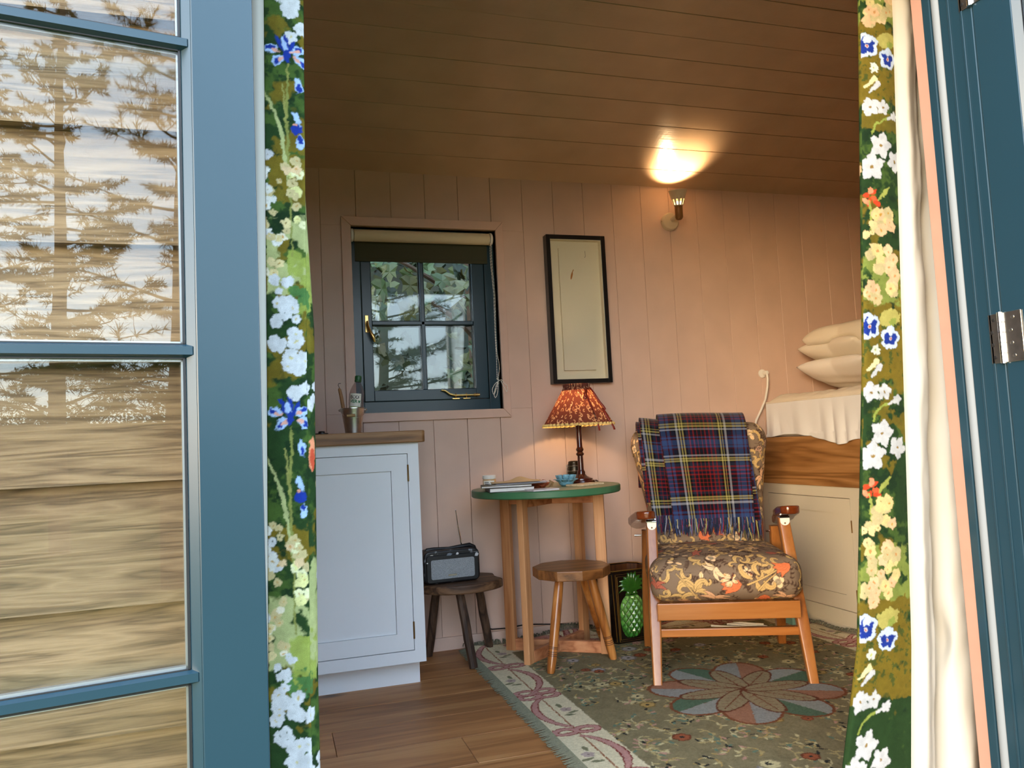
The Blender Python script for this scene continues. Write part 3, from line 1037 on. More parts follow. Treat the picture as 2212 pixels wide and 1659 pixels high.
# ================================================================== ROUND TABLE
TX, TY, TZ, TR = 1.037, 2.957, .668, .296
M['green_top'] = plain('green_table_paint', (62, 112, 76), .42, var=.12, vscale=9)
t = NT('worn_green_top')
t.set(rough=.4)
n1 = t.n('ShaderNodeTexNoise', Scale=5.0, Detail=5.0)
t.l(t.coords((1, 1, 1)), n1.inputs['Vector'])
t.l(t.ramp(n1.outputs['Fac'], [(.35, lin(84, 110, 74)), (.6, lin(120, 126, 84))]), t.b.inputs['Base Color'])
M['green_worn'] = t.m
M['pine'] = wood('pine_table_frame', (150, 92, 52), (188, 130, 84), (206, 152, 104), 'z', .5, 1.0, ring=6)
M['pine_h'] = wood('pine_table_rail', (150, 88, 52), (190, 126, 84), (208, 148, 104), 'x', .5, .6, ring=12)
tb = thing('round_table', 'round green-topped table on square pine legs by the back wall', 'table', (TX, TY, 0))
top = obj('tabletop', MB().lathe([(.001, TZ - .027), (TR - .004, TZ - .027), (TR, TZ - .023), (TR, TZ - .003), (TR - .003, TZ), ], 72, Matrix.Translation((TX, TY, 0)), caps=False), M['green_top'], tb, smooth=True)
obj('top_surface', MB().lathe([(.001, TZ - .0003), (TR - .003, TZ + .0004)], 72, Matrix.Translation((TX, TY, 0)), caps=False), M['green_worn'], top)
LX, LY = (.916, 1.236), (2.898, 3.125)
for ix, lx in enumerate(LX):
    for iy, ly in enumerate(LY):
        w1, w2 = .021, .013
        R_ = Matrix.Translation((lx, ly, 0)) @ Matrix.Rotation(math.atan2(ly - TY - .05, lx - TX), 4, 'Z')
        obj('leg', MB().box(-.021, .021, -.0125, .0125, .006, TZ - .028, R_), M['pine'], tb, bevel=.002)
MXc, MYc = sum(LX) / 2, sum(LY) / 2
for sgn in (1, -1):
    a, b = Vector((LX[0], LY[0 if sgn > 0 else 1], 0)), Vector((LX[1], LY[1 if sgn > 0 else 0], 0))
    d = (b - a)
    R_ = Matrix.Translation((a + b) / 2) @ Matrix.Rotation(math.atan2(d.y, d.x), 4, 'Z')
    L = d.length / 2 - .018
    zz = .008 if sgn > 0 else .0085
    obj('cross_rail', MB().box(-L, L, -.011, .011, zz, zz + .045, R_), M['pine_h'], tb, bevel=.002)
    obj('top_rail', MB().box(-L, L, -.011, .011, TZ - .027 - .045, TZ - .0275, R_), M['pine_h'], tb, bevel=.002)

# ---- table lamp
LXp, LYp = 1.232, 3.055
tl = thing('table_lamp', 'lit table lamp with dark turned wooden post and red patterned shade', 'lamp', (LXp, LYp, TZ))
M['mahogany'] = plain('dark_mahogany', (66, 24, 14), .22, coat=.4, var=.25, vscale=12)
T_ = Matrix.Translation((LXp, LYp, TZ))
obj('base', MB().lathe([(.001, .0005), (.056, .0005), (.058, .004), (.056, .010), (.048, .013), (.047, .018), (.036, .022), (.024, .028), (.018, .036)], 36, T_), M['mahogany'], tl, smooth=True)
obj('post', MB().lathe([(.017, .034), (.0175, .045), (.0135, .052), (.0125, .058), (.0120, .10), (.0115, .112), (.016, .116), (.0175, .121), (.0135, .126), (.0115, .129), (.0150, .134), (.0165, .140), (.0130, .146), (.0115, .150), (.0112, .22), (.014, .245), (.0155, .252), (.012, .258), (.010, .28)], 24, T_), M['mahogany'], tl, smooth=True)
obj('lampholder', MB().lathe([(.011, .274), (.013, .277), (.013, .286), (.009, .289)], 16, T_), M['brass'], tl, smooth=True)
bulb = NT('lit_bulb')
bulb.t.nodes.remove(bulb.b)
em = bulb.n('ShaderNodeEmission')
em.inputs['Color'].default_value = (1.0, .55, .22, 1)
em.inputs['Strength'].default_value = 30
bulb.l(em.outputs[0], bulb.out.inputs['Surface'])
M['bulb'] = bulb.m
obj('bulb', MB().lathe([(.008, .288), (.010, .290), (.0120, .297), (.0110, .303), (.006, .307), (.001, .308)], 20, T_), M['bulb'], tl, smooth=True)
# pleated fabric shade: painted paisley scrolls, lets the bulb shine through
SB, ST_, SZ0, SZ1 = .146, .050, .243, .408
cv = Canvas(0, 1.0, 0, .2, 1.2, (96, 60, 52))
rg = random.Random(3)
for k in range(520):
    u, v = rg.uniform(0, 1), rg.uniform(0, .2)
    a = rg.uniform(0, 2 * PI)
    r_ = rg.uniform(.005, .012)
    c_ = rg.choice([(196, 170, 134), (186, 158, 122), (170, 130, 100), (204, 184, 150)])
    cv.stroke(arc(u, v, r_, a, a + rg.uniform(2.5, 5.0), 9, r_ * .35), [.0018, .0011], c_)
NA, NV = 720, 130
ang = np.linspace(0, 2 * PI, NA, endpoint=False)
tv = np.linspace(0, 1, NV)
A_, V_ = np.meshgrid(ang, tv)
pl_ = 1 + (.010 + .016 * V_) * np.cos(A_ * 48) * (.4 + .6 * np.abs(2 * V_ - 1))
Rr = (SB + (ST_ - SB) * V_) * pl_
P3 = np.stack([LXp + Rr * np.cos(A_), LYp + Rr * np.sin(A_), TZ + SZ0 + (SZ1 - SZ0) * V_], -1)
t = NT('lampshade_fabric')
at = t.n('ShaderNodeAttribute', attribute_name='Col')
df = t.n('ShaderNodeBsdfDiffuse')
tl_ = t.n('ShaderNodeBsdfTranslucent')
t.l(at.outputs['Color'], df.inputs['Color'])
t.l(t.mix(1.0, at.outputs['Color'], (1.25, .80, .55), 'MULTIPLY'), tl_.inputs['Color'])
t.t.nodes.remove(t.b)
mx_ = t.n('ShaderNodeMixShader')
mx_.inputs[0].default_value = .30
t.l(df.outputs[0], mx_.inputs[1])
t.l(tl_.outputs[0], mx_.inputs[2])
t.l(mx_.outputs[0], t.out.inputs['Surface'])
sh = grid_obj('shade', P3, cv.sample(A_ / (2 * PI), V_ * .17), t.m, tl, wrap=True)
# wavy cream trim and gathered collar
M['trim_cream'] = plain('cream_shade_trim', (226, 190, 116), .8)
P3 = np.stack([np.stack([LXp + (SB + .002 + .004 * np.cos(ang * 44) + dr_) * np.cos(ang), LYp + (SB + .002 + .004 * np.cos(ang * 44) + dr_) * np.sin(ang), np.full(NA, TZ + SZ0 + dz) + .0012 * np.sin(ang * 44)], -1) for dz, dr_ in ((.005, -.002), (.001, .001), (-.004, .002), (-.006, .0005))], 0)
grid_obj('scalloped_trim', P3, None, M['trim_cream'], sh, wrap=True)
P3 = np.stack([np.stack([LXp + (r_ + .0035 * np.cos(ang * 36)) * np.cos(ang), LYp + (r_ + .0035 * np.cos(ang * 36)) * np.sin(ang), np.full(NA, TZ + SZ1 + dz)], -1) for dz, r_ in ((-.022, .061), (-.012, .050), (-.006, .053), (.004, .054), (.006, .052))], 0)
grid_obj('gathered_collar', P3, np.tile(cv.sample(ang / (2 * PI), np.full(NA, .19))[None], (5, 1, 1)), t.m, sh, wrap=True)
M['ribbon'] = plain('dark_red_ribbon', (128, 34, 20), .45)
def ribbon(pts, w):
    q = MB()
    rows = []
    for p in pts:
        rows.append([(LXp + p[0] - w / 2, LYp + p[1], TZ + p[2]), (LXp + p[0] + w / 2, LYp + p[1] - .001, TZ + p[2] + .001)])
    q.loft(rows, caps=False, closed=False)
    o = obj('ribbon', q, M['ribbon'], sh, smooth=True)
    md = o.modifiers.new('thickness', 'SOLIDIFY')
    md.thickness = .0008
ribbon([(.012, -.068, .388), (.011, -.080, .36), (.018, -.100, .32), (.024, -.122, .27), (.026, -.148, .235), (.030, -.150, .212)], .007)
ribbon([(.014, -.068, .390), (.034, -.062, .394), (.050, -.066, .37), (.066, -.078, .335), (.080, -.088, .312), (.086, -.090, .300), (.080, -.094, .296), (.074, -.092, .304)], .008)
ribbon([(.074, -.092, .306), (.082, -.100, .280), (.096, -.110, .248), (.108, -.114, .226), (.112, -.114, .214)], .008)
ribbon([(.014, -.070, .388), (.004, -.078, .372), (-.004, -.086, .350), (.004, -.084, .344), (.012, -.076, .366), (.015, -.070, .386)], .007)
lt = bpy.data.lights.new('bulb_light', 'POINT')
lt.energy = 2.7
lt.color = (1.0, .66, .36)
lt.shadow_soft_size = .014
lo = bpy.data.objects.new('bulb_light', lt)
COL.objects.link(lo)
lo.parent = tl
lo.location = (0, 0, .330)
# flex running down behind the table
tbl_flex = [(LXp + .01, LYp + .03, TZ + .006), (1.285, 3.083, TZ + .0042), (1.312, 3.086, TZ + .0046), (1.326, 3.092, TZ - .004), (1.332, 3.104, TZ - .03), (1.333, 3.12, .60), (1.336, 3.15, .50), (1.352, 3.19, .40), (1.372, 3.22, .325), (1.350, 3.235, .27), (1.30, 3.25, .20)]
obj('flex', MB().tube(tbl_flex, .0028, 6), plain('brown_flex', (44, 24, 16), .5), tl, smooth=True)

# ---- storm lantern behind the lamp
ln = thing('storm_lantern', 'small dark metal storm lantern behind the lamp post', 'lantern', (1.240, 3.150, TZ))
M['pewter'] = plain('dark_pewter', (78, 70, 56), .35, metal=.9, var=.25, vscale=60)
T_ = Matrix.Translation((1.240, 3.150, TZ))
obj('body', MB().lathe([(.001, .0005), (.032, .0005), (.033, .012), (.029, .016), (.029, .030), (.031, .033), (.031, .060), (.029, .064), (.029, .074), (.026, .078), (.025, .086), (.020, .090), (.001, .091)], 20, T_), M['pewter'], ln, smooth=True)
obj('handle', MB().tube([(.030, -.004, .070), (.038, -.004, .074), (.039, -.004, .050), (.039, -.004, .022), (.031, -.004, .018)], .0016, 6, T_), M['steel'], ln, smooth=True)
obj('handle', MB().tube([(-.030, -.004, .070), (-.037, -.004, .074), (-.038, -.004, .050), (-.038, -.004, .022), (-.031, -.004, .018)], .0016, 6, T_), M['steel'], ln, smooth=True)
for zz in (.024, .048, .069):
    obj('band', MB().lathe([(.0322, zz - .002), (.0330, zz), (.0322, zz + .002)], 20, T_, caps=False), M['steel'], ln, smooth=True)

# ---- blue petal bowl
bw = thing('petal_bowl', 'pale blue ceramic petal bowl holding a tea light', 'bowl', (1.112, 2.920, TZ))
M['blue_glaze'] = plain('pale_blue_glaze', (112, 164, 184), .22, coat=.3, var=.08, vscale=30)
T_ = Matrix.Translation((1.112, 2.920, TZ))
obj('cup', MB().lathe([(.001, .0005), (.020, .0005), (.027, .006), (.032, .016), (.034, .036), (.032, .036), (.029, .017), (.018, .006), (.001, .006)], 28, T_), M['blue_glaze'], bw, smooth=True)
for ring_, (n, r0, r1, z0, z1, w) in enumerate(((9, .026, .050, .010, .030, .013), (8, .030, .042, .018, .043, .014))):
    for k in range(n):
        a = 2 * PI * (k + .5 * ring_) / n
        rows = []
        for q in range(7):
            t_ = q / 6
            r_ = r0 + (r1 - r0) * t_ + .003 * math.sin(t_ * PI)
            z_ = z0 + (z1 - z0) * t_ ** .8 - (.005 * max(0, t_ - .75) * 4 if ring_ == 0 else 0)
            ww = w * math.sin(min(.35 + t_ * .95, 1.25) * PI / 2)
            rows.append([(r_ * math.cos(a) - s2 * ww * math.sin(a) + .006 * (s2 * s2) * -math.cos(a), r_ * math.sin(a) + s2 * ww * math.cos(a) + .006 * (s2 * s2) * -math.sin(a), z_) for s2 in (-1, -.5, 0, .5, 1)])
        o = obj('petal', MB().loft(rows, caps=False, closed=False, M=T_), M['blue_glaze'], bw, smooth='all')
        md = o.modifiers.new('thickness', 'SOLIDIFY')
        md.thickness = .002
obj('tea_light', MB().lathe([(.001, .018), (.019, .018), (.019, .036), (.017, .036), (.017, .032), (.001, .032)], 24, T_), M['white_plastic'], bw, smooth=True)

# ---- stack of papers and books
def sheet_stack(name, label, cat, c, size, rz, z0, z1, cover, page, spine=True):
    t_ = thing(name, label, cat, (c[0], c[1], z0), rz)
    w, d = size[0] / 2, size[1] / 2
    h = z1 - z0
    obj('pages', MB().box(-w + .003, w - .002, -d + .0025, d - .0025, .0012, h - .0012), page, t_, local=True)
    obj('cover', MB().box(-w, w, -d, d, 0, .0014), cover, t_, local=True)
    obj('cover', MB().box(-w, w, -d, d, h - .0014, h), cover, t_, local=True)
    if spine:
        obj('spine', MB().box(-w - .0005, -w + .0018, -d, d, 0, h), cover, t_, local=True)
    return t_
M['paper'] = plain('white_paper', (226, 224, 220), .7, var=.04, vscale=120)
z = TZ + .0006
BKc = (.862, 2.862)
b1 = sheet_stack('notebook', 'black covered notebook under the papers on the round table', 'book', (BKc[0] - .006, BKc[1] - .008), (.17, .13), math.radians(-8), z, z + .015, plain('black_book_cloth', (26, 20, 22), .5), M['paper'])
sheet_stack('magazine', 'thin white magazine lying on the table edge beside the notebook', 'magazine', (.946, 2.736), (.11, .070), math.radians(10), z, z + .006, plain('glossy_magazine', (196, 190, 196), .35, var=.3, vscale=40), M['paper'])
sheet_stack('grey_book', 'worn grey-brown book lying on the black notebook', 'book', (BKc[0] - .016, BKc[1] + .004), (.19, .12), math.radians(-14), z + .0152, z + .023, plain('worn_grey_cover', (88, 80, 62), .7, var=.3, vscale=40), M['paper'])
# loose curling papers
pp_ = thing('loose_papers', 'loose buff papers with a curled corner on top of the books', 'papers', (BKc[0] + .03, BKc[1] + .01, z + .0235))
def curl(name, w, d, rz, dx, dy, zb, amp, mat):
    us, vs_ = np.meshgrid(np.linspace(-.5, .5, 26), np.linspace(-.5, .5, 18))
    X_ = us * w * math.cos(rz) - vs_ * d * math.sin(rz) + dx
    Y_ = us * w * math.sin(rz) + vs_ * d * math.cos(rz) + dy
    Z_ = zb + amp * np.exp(-((us - .12) ** 2) / .03) * np.clip(vs_ + .2, 0, 1) + .002 * us
    grid_obj(name, np.stack([X_, Y_, Z_], -1), None, mat, pp_, thick=.0006, local=True)
curl('sheet', .21, .14, math.radians(-6), .0, .0, .001, .004, M['paper'])
curl('sheet', .20, .13, math.radians(-9), .012, -.004, .0045, .006, plain('lilac_paper', (206, 204, 216), .7))
curl('envelope', .19, .12, math.radians(-12), -.004, .004, .008, .022, plain('buff_envelope', (206, 176, 128), .7, var=.05, vscale=30))

# ---- jar
jr = thing('cream_jar', 'small glass jar with white lid and paper label on the table', 'jar', (.832, 3.050, TZ))
T_ = Matrix.Translation((.832, 3.050, TZ))
obj('glass', MB().lathe([(.001, .0005), (.025, .0005), (.0265, .004), (.0265, .036), (.024, .040), (.001, .040)], 28, T_), plain('jar_contents', (196, 160, 112), .15), jr, smooth=True)
obj('lid', MB().lathe([(.0265, .040), (.0272, .042), (.0272, .053), (.025, .055), (.001, .055)], 32, T_), M['white_plastic'], jr, smooth=True)
rows = [[(.0270 * math.cos(a), .0270 * math.sin(a), zz) for a in [math.radians(-165 + 105 * i / 12) for i in range(13)]] for zz in (.008, .034)]
jl = obj('label', MB().loft(rows, caps=False, closed=False, M=T_), M['label_white'], jr, smooth=True)
for k, (zz, w) in enumerate(((.026, .019), (.020, .022), (.014, .012))):
    rows = [[(.0273 * math.cos(a), .0273 * math.sin(a), q) for a in [math.radians(-150) + w / .0273 * i / 8 for i in range(9)]] for q in (zz, zz + .0026)]
    obj('print_line', MB().loft(rows, caps=False, closed=False, M=T_), M['ink'], jl)

# ---- dried leaf, seed pod, postcard
M['dry_leaf'] = plain('dry_red_leaf', (142, 66, 34), .7, var=.3, vscale=80)
def crumple(name, label, cat, c, r, sc, mat, seed):
    rs = random.Random(seed)
    mb = MB()
    n, m = 22, 12
    rings = []
    for k in range(m + 1):
        th = PI * k / m
        rings.append([])
        for i in range(n):
            ph = 2 * PI * i / n
            q = r * (1 + .28 * math.sin(3 * ph + 2 * th + seed) + .22 * math.sin(5 * ph - 3 * th) + rs.uniform(-.12, .12))
            rings[-1].append((c[0] + q * math.sin(th) * math.cos(ph) * sc[0], c[1] + q * math.sin(th) * math.sin(ph) * sc[1], max(c[2] + r * sc[2] - q * math.cos(th) * sc[2], c[2] + .0004)))
    mb.loft(rings)
    return single(name, mb, mat, label, cat, smooth=True)
crumple('dried_leaf', 'crumpled red-brown dried leaf on the round table', 'leaf', (.992, 2.885, TZ), .022, (1.35, .9, .62), M['dry_leaf'], 4)
kt = thing('seed_pod', 'small curled dry seed pod beside the dried leaf', 'seed pod', (1.014, 2.835, TZ))
M['pod'] = plain('dry_pod', (150, 116, 76), .7, var=.2, vscale=90)
obj('pod', MB().tube([(.990, 2.822, TZ + .005), (1.000, 2.828, TZ + .006), (1.012, 2.836, TZ + .012), (1.018, 2.838, TZ + .024), (1.013, 2.836, TZ + .031)], [.003, .005, .006, .005, .002], 10), M['pod'], kt, smooth=True)
obj('stalk', MB().tube([(1.010, 2.834, TZ + .010), (1.024, 2.842, TZ + .010), (1.028, 2.840, TZ + .022), (1.020, 2.836, TZ + .026)], [.004, .004, .003, .002], 8), M['pod'], kt, smooth=True)
pc = MB().box(-.066, .066, -.04, .04, .0005, .008, Matrix.Translation((1.168, 2.862, TZ)) @ Matrix.Rotation(math.radians(22), 4, 'Z'))
single('decorated_tile', pc, plain('speckled_tile', (206, 186, 150), .35, var=.2, vscale=70), 'small speckled cream tile lying in front of the lamp', 'tile', bevel=.0015)

# ================================================================== STOOLS, RADIO, BIN
def ngon(n, r, a0=0, jit=0, rs=None):
    return [((r + (rs.uniform(-jit, jit) if rs else 0)) * math.cos(a0 + 2 * PI * i / n), (r + (rs.uniform(-jit, jit) if rs else 0)) * math.sin(a0 + 2 * PI * i / n)) for i in range(n)]
M['oak_stool'] = wood('honey_oak_leg', (120, 66, 24), (172, 106, 48), (200, 138, 74), 'z', .3, 1.2, coat=.5, ring=5)
M['oak_seat'] = wood('brown_oak_seat', (78, 44, 18), (122, 76, 36), (146, 96, 52), 'x', .38, 1.6, coat=.2, ring=6, bump=.25)
M['groove'] = plain('dark_turned_groove', (70, 34, 14), .5)
SX, SY, SZ = 1.077, 2.824, .372
st1 = thing('milking_stool', 'honey oak stool with faceted seat and ringed legs in front of the table', 'stool', (SX, SY, 0))
obj('seat', MB().prism([(SX + a, SY + b) for a, b in ngon(10, .148, .22)], SZ - .036, SZ, 'z'), M['oak_seat'], st1, bevel=.003)
for fx, fy, tx, ty in ((.946, 2.745, 1.020, 2.800), (1.226, 2.812, 1.150, 2.822), (1.283, 3.020, 1.148, 2.912)):
    a, b = Vector((fx, fy, .0065)), Vector((tx, ty, SZ - .03))
    pts, rad = [], []
    for k in range(25):
        q = k / 24
        pts.append(a + (b - a) * q)
        r_ = np.interp(q, [0, .04, .14, .30, .55, .85, 1], [.0125, .0150, .0172, .0168, .0185, .0175, .0150])
        rad.append(float(r_))
    lg = obj('leg', MB().tube(pts, rad, 16), M['oak_stool'], st1, smooth=True)
    for q in (.175, .195, .215, .250, .265):
        p0, p1 = a + (b - a) * (q - .003), a + (b - a) * (q + .003)
        obj('ring', MB().tube([p0, p1], .0176, 16), M['groove'], lg, smooth=True)

M['dark_oak'] = wood('old_dark_wood', (44, 28, 18), (84, 58, 38), (112, 82, 56), 'x', .55, 1.6, ring=8, bump=.4)
M['dark_oak_leg'] = wood('old_dark_leg', (30, 20, 14), (60, 42, 30), (84, 62, 46), 'z', .6, 1.8, ring=8, bump=.5)
DX, DY, DZ = .700, 3.085, .318
rs = random.Random(5)
st2 = thing('rustic_stool', 'old dark rustic stool carrying the radio', 'stool', (DX, DY, 0))
out = [(DX + .178 * math.cos(a), DY + .150 * math.sin(a)) for a in [2 * PI * i / 40 for i in range(40)]]
out = [(min(x, DX + .158 + .01 * math.sin(y * 30)), y) for x, y in out]
obj('seat', MB().prism(out, DZ - .034, DZ, 'z'), M['dark_oak'], st2, smooth=True, bevel=.006, seg=3)
for fx, fy, tx, ty in ((.712, 2.962, .680, 3.010), (.842, 3.205, .790, 3.150), (.588, 3.215, .62, 3.15)):
    a, b = Vector((fx, fy, .009 if fx > .75 else .001)), Vector((tx, ty, DZ - .03))
    obj('leg', MB().tube([a + (b - a) * (k / 8) + Vector((rs.uniform(-.001, .001), rs.uniform(-.001, .001), 0)) for k in range(9)], [.0165, .0172, .0178, .018, .0182, .018, .0176, .017, .0165], 8), M['dark_oak_leg'], st2)

# radio
RX, RY = .656, 3.062
rd = thing('portable_radio', 'scuffed black portable radio with grey speaker front on the dark stool', 'radio', (RX, RY, DZ), math.radians(3))
M['radio_black'] = plain('scuffed_black_leatherette', (20, 19, 22), .42, var=.3, vscale=60, bump=.1)
t = NT('scuffed_radio_top')
t.set(rough=.4)
n1 = t.n('ShaderNodeTexNoise', Scale=38.0, Detail=4.0)
t.l(t.coords((1, 2, 1)), n1.inputs['Vector'])
t.l(t.ramp(n1.outputs['Fac'], [(.0, lin(14, 13, 16)), (.60, lin(24, 22, 24)), (.635, lin(92, 88, 88)), (.69, lin(130, 138, 146))]), t.b.inputs['Base Color'])
M['radio_scuff'] = t.m
def rrect(w, h, r, z0, n=6):
    P = []
    for cx_, cz_, a0 in ((w - r, z0 + h - r, 0), (-w + r, z0 + h - r, PI / 2), (-w + r, z0 + r, PI), (w - r, z0 + r, 1.5 * PI)):
        for i in range(n + 1):
            a = a0 + PI / 2 * i / n
            P.append((cx_ + r * math.cos(a), cz_ + r * math.sin(a)))
    return P
obj('case', MB().prism(rrect(.112, .126, .024, .001), -.045, .045, 'y'), M['radio_scuff'], rd, smooth=True, bevel=.006, seg=3, local=True)
obj('front_surround', MB().prism(rrect(.105, .104, .012, .006), -.0525, -.044, 'y'), M['radio_black'], rd, smooth=True, bevel=.003, local=True)
t = NT('grey_speaker_cloth')
t.set(rough=.55, metal=.2)
n1 = t.n('ShaderNodeTexVoronoi', Scale=420.0)
t.l(t.coords((1, 1, 1)), n1.inputs['Vector'])
t.l(t.ramp(n1.outputs['Distance'], [(.2, lin(112, 116, 120)), (.6, lin(150, 154, 158))]), t.b.inputs['Base Color'])
gr = obj('speaker_grille', MB().prism(rrect(.087, .074, .007, .020), -.0545, -.052, 'y'), t.m, rd, smooth=True, local=True)
obj('badge', MB().box(-.020, .014, -.0562, -.0540, .029, .036), M['steel'], gr, bevel=.0006, seg=1, local=True)
obj('handle', MB().tube([(-.098, 0, .118), (-.088, 0, .128), (-.06, 0, .130), (0, 0, .128), (.05, 0, .131), (.086, 0, .134), (.104, 0, .125), (.1125, 0, .105)], [.006, .008, .007, .006, .008, .009, .008, .006], 10), M['radio_black'], rd, smooth=True, local=True)
for (x, z, w, h, c) in ((-.012, .1115, .012, .010, (110, 120, 132)), (.020, .112, .006, .009, (206, 206, 206)), (.098, .102, .008, .014, (190, 192, 194)), (-.083, .1135, .007, .003, (180, 176, 170)), (-.101, .085, .003, .004, (220, 220, 220))):
    obj('paint_fleck', MB().prism([(x - w, z - h * .4), (x + w * .4, z - h * .5), (x + w, z + h * .1), (x + w * .2, z + h * .5), (x - w * .6, z + h * .35)], -.0535, -.0505, 'y'), plain('paint_fleck', c, .5), rd, local=True)
obj('aerial', MB().tube([(.060, .020, .126), (.050, .022, .20), (.0485, .022, .205)], [.0032, .0032, .0024], 8).tube([(.0485, .022, .205), (.042, .023, .272)], .002, 8).sphere((.042, .023, .273), .0022, 8, 6), M['chrome'], rd, smooth=True, local=True)
# radio cable along the skirting
single('mains_cable', MB().tube([(.815, 3.205, .115), (.835, 3.245, .085), (.87, 3.258, .066), (.94, 3.262, .062), (1.02, 3.262, .068), (1.10, 3.262, .060), (1.20, 3.262, .05), (1.33, 3.262, .03)], .0026, 6), plain('black_flex', (18, 17, 18), .5), 'thin black mains cable running along the skirting behind the table', 'cable', smooth=True)

# waste bin with a pineapple moulded on its front
WBX, WBY = 1.394, 3.075
bn = thing('pineapple_bin', 'black and gold tapered bin with a green pineapple on its front', 'bin', (WBX, WBY, .004), math.radians(4))
M['lacquer'] = plain('black_lacquer', (20, 13, 10), .22, coat=.4)
M['gold_line'] = plain('gold_line', (176, 132, 58), .3, metal=.8)
def oct_(z):
    k = z / .30
    w, c_ = .066 + .020 * k, .026 + .008 * k
    d = .072 + .020 * k
    return [(-w, -d, z), (w, -d, z), (w + c_, -d + c_ * 1.6, z), (w + c_, d - c_, z), (w, d, z), (-w, d, z), (-w - c_, d - c_, z), (-w - c_, -d + c_ * 1.6, z)]
def scl(P, f):
    return [(x * f, y * f, z) for x, y, z in P]
rings = [oct_(0), oct_(.15), oct_(.30), scl(oct_(.30), .93), scl(oct_(.06), .90), scl(oct_(.02), .86)]
obj('body', MB().loft(rings), M['lacquer'], bn, local=True)
obj('inner_rim', MB().loft([scl(oct_(.296), .935), scl(oct_(.12), .915), scl(oct_(.12), .905), scl(oct_(.296), .925)], caps=False), wood('bin_inside', (54, 28, 12), (92, 52, 24), (110, 66, 34), 'z', .4), bn, local=True)
O1, O0 = oct_(.30), oct_(0)
def lerp(a, b, q):
    return tuple(a[i] + (b[i] - a[i]) * q for i in range(3))
rim = [tuple(p) for p in O1]
obj('gold_edge', MB().tube([(x, y, .300) for x, y, z in rim], .0022, 6, loop=True), M['gold_line'], bn, local=True)
def face_pt(i, u, v):
    """point on side face i; u, v in 0..1 from the bottom left"""
    j_ = (i + 1) % 8
    return lerp(lerp(O0[i], O0[j_], u), lerp(O1[i], O1[j_], u), v)
for i in (0, 1, 7):
    m_ = .06 if i == 0 else .10
    loop_ = [face_pt(i, m_, .035), face_pt(i, 1 - m_, .035), face_pt(i, 1 - m_, .95), face_pt(i, m_, .95)]
    obj('gold_line', MB().tube(loop_, .0018, 5, loop=True), M['gold_line'], bn, local=True)
    if i == 0:
        m_ = .10
        loop_ = [face_pt(i, m_, .06), face_pt(i, 1 - m_, .06), face_pt(i, 1 - m_, .92), face_pt(i, m_, .92)]
        obj('gold_line', MB().tube(loop_, .0016, 5, loop=True), M['gold_line'], bn, local=True)
# pineapple body: half barrel of pointed diamonds
def fr_pt(x, z, out):
    k = z / .30
    return (x, -(.072 + .020 * k) - out, z)
NU, NVv = 110, 150
uu, vv = np.meshgrid(np.linspace(-1, 1, NU), np.linspace(0, 1, NVv))
hz = .024 + .172 * vv
hw = .057 * np.sqrt(np.clip(1 - np.abs(2 * (vv * .92 + .02) - .96) ** 2.6, 0.02, 1)) * (.86 + .2 * vv)
xs_ = uu * hw
bulge = .020 * np.sqrt(np.clip(1 - uu ** 2, 0, 1)) * np.sqrt(np.clip(1 - (2 * vv - 1) ** 4, 0, 1))
p_ = xs_ / .0125 + hz / .0175
q_ = xs_ / .0125 - hz / .0175
tri = lambda a: 1 - 2 * np.abs(a / 2 - np.floor(a / 2) - .5)
dia = np.minimum(tri(p_), tri(q_))
bulge = bulge + .0075 * dia * np.clip((1 - np.abs(uu)) * 4, 0, 1)
Pp = np.stack([xs_, -(.072 + .020 * hz / .30) - bulge + .0006, hz], -1)
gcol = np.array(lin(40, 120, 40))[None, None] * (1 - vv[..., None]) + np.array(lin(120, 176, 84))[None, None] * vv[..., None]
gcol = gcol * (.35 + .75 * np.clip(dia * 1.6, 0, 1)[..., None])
t = NT('green_majolica')
t.set(rough=.16, coat=.4)
at = t.n('ShaderNodeAttribute', attribute_name='Col')
t.l(at.outputs['Color'], t.b.inputs['Base Color'])
M['majolica'] = t.m
grid_obj('pineapple', Pp, gcol, t.m, bn, smooth=False, local=True)
M['leaf_glaze'] = plain('leaf_green_glaze', (44, 92, 26), .2, coat=.3, var=.2, vscale=60)
for k, (dx, dz, ln_, w) in enumerate([(-.060, .004, 1, 1), (.060, .004, 1, 1), (-.064, .030, 1, 1), (.064, .030, 1, 1), (-.060, .050, 1, 1), (.060, .052, 1, 1), (-.040, .066, 1, 1), (.042, .068, 1, 1), (-.018, .072, 1, 1), (.020, .074, 1, 1), (0, .072, 1, 1), (-.030, -.010, .8, 1), (.030, -.010, .8, 1), (0, -.012, .8, 1)]):
    b0 = (0, .205)
    rows = []
    for q in range(9):
        t_ = q / 8
        x_ = b0[0] + dx * t_ + 0
        z_ = b0[1] + dz * t_ + .022 * math.sin(t_ * PI * .8) * (1 if dz > -.005 else .3) - .012 * t_ * t_ * (abs(dx) > .03)
        ww = .0095 * math.sin(PI * min(.12 + t_ * .88, 1)) + .0008
        L = math.hypot(dx, dz)
        nx, nz = -dz / L, dx / L
        o_ = .004 + .010 * math.sin(t_ * PI)
        rows.append([fr_pt(x_ - nx * ww, z_ - nz * ww, .0012), fr_pt(x_, z_, o_), fr_pt(x_ + nx * ww, z_ + nz * ww, .0012)])
    obj('moulded_leaf', MB().loft(rows, caps=False, closed=False), M['leaf_glaze'], bn, smooth='all', local=True)

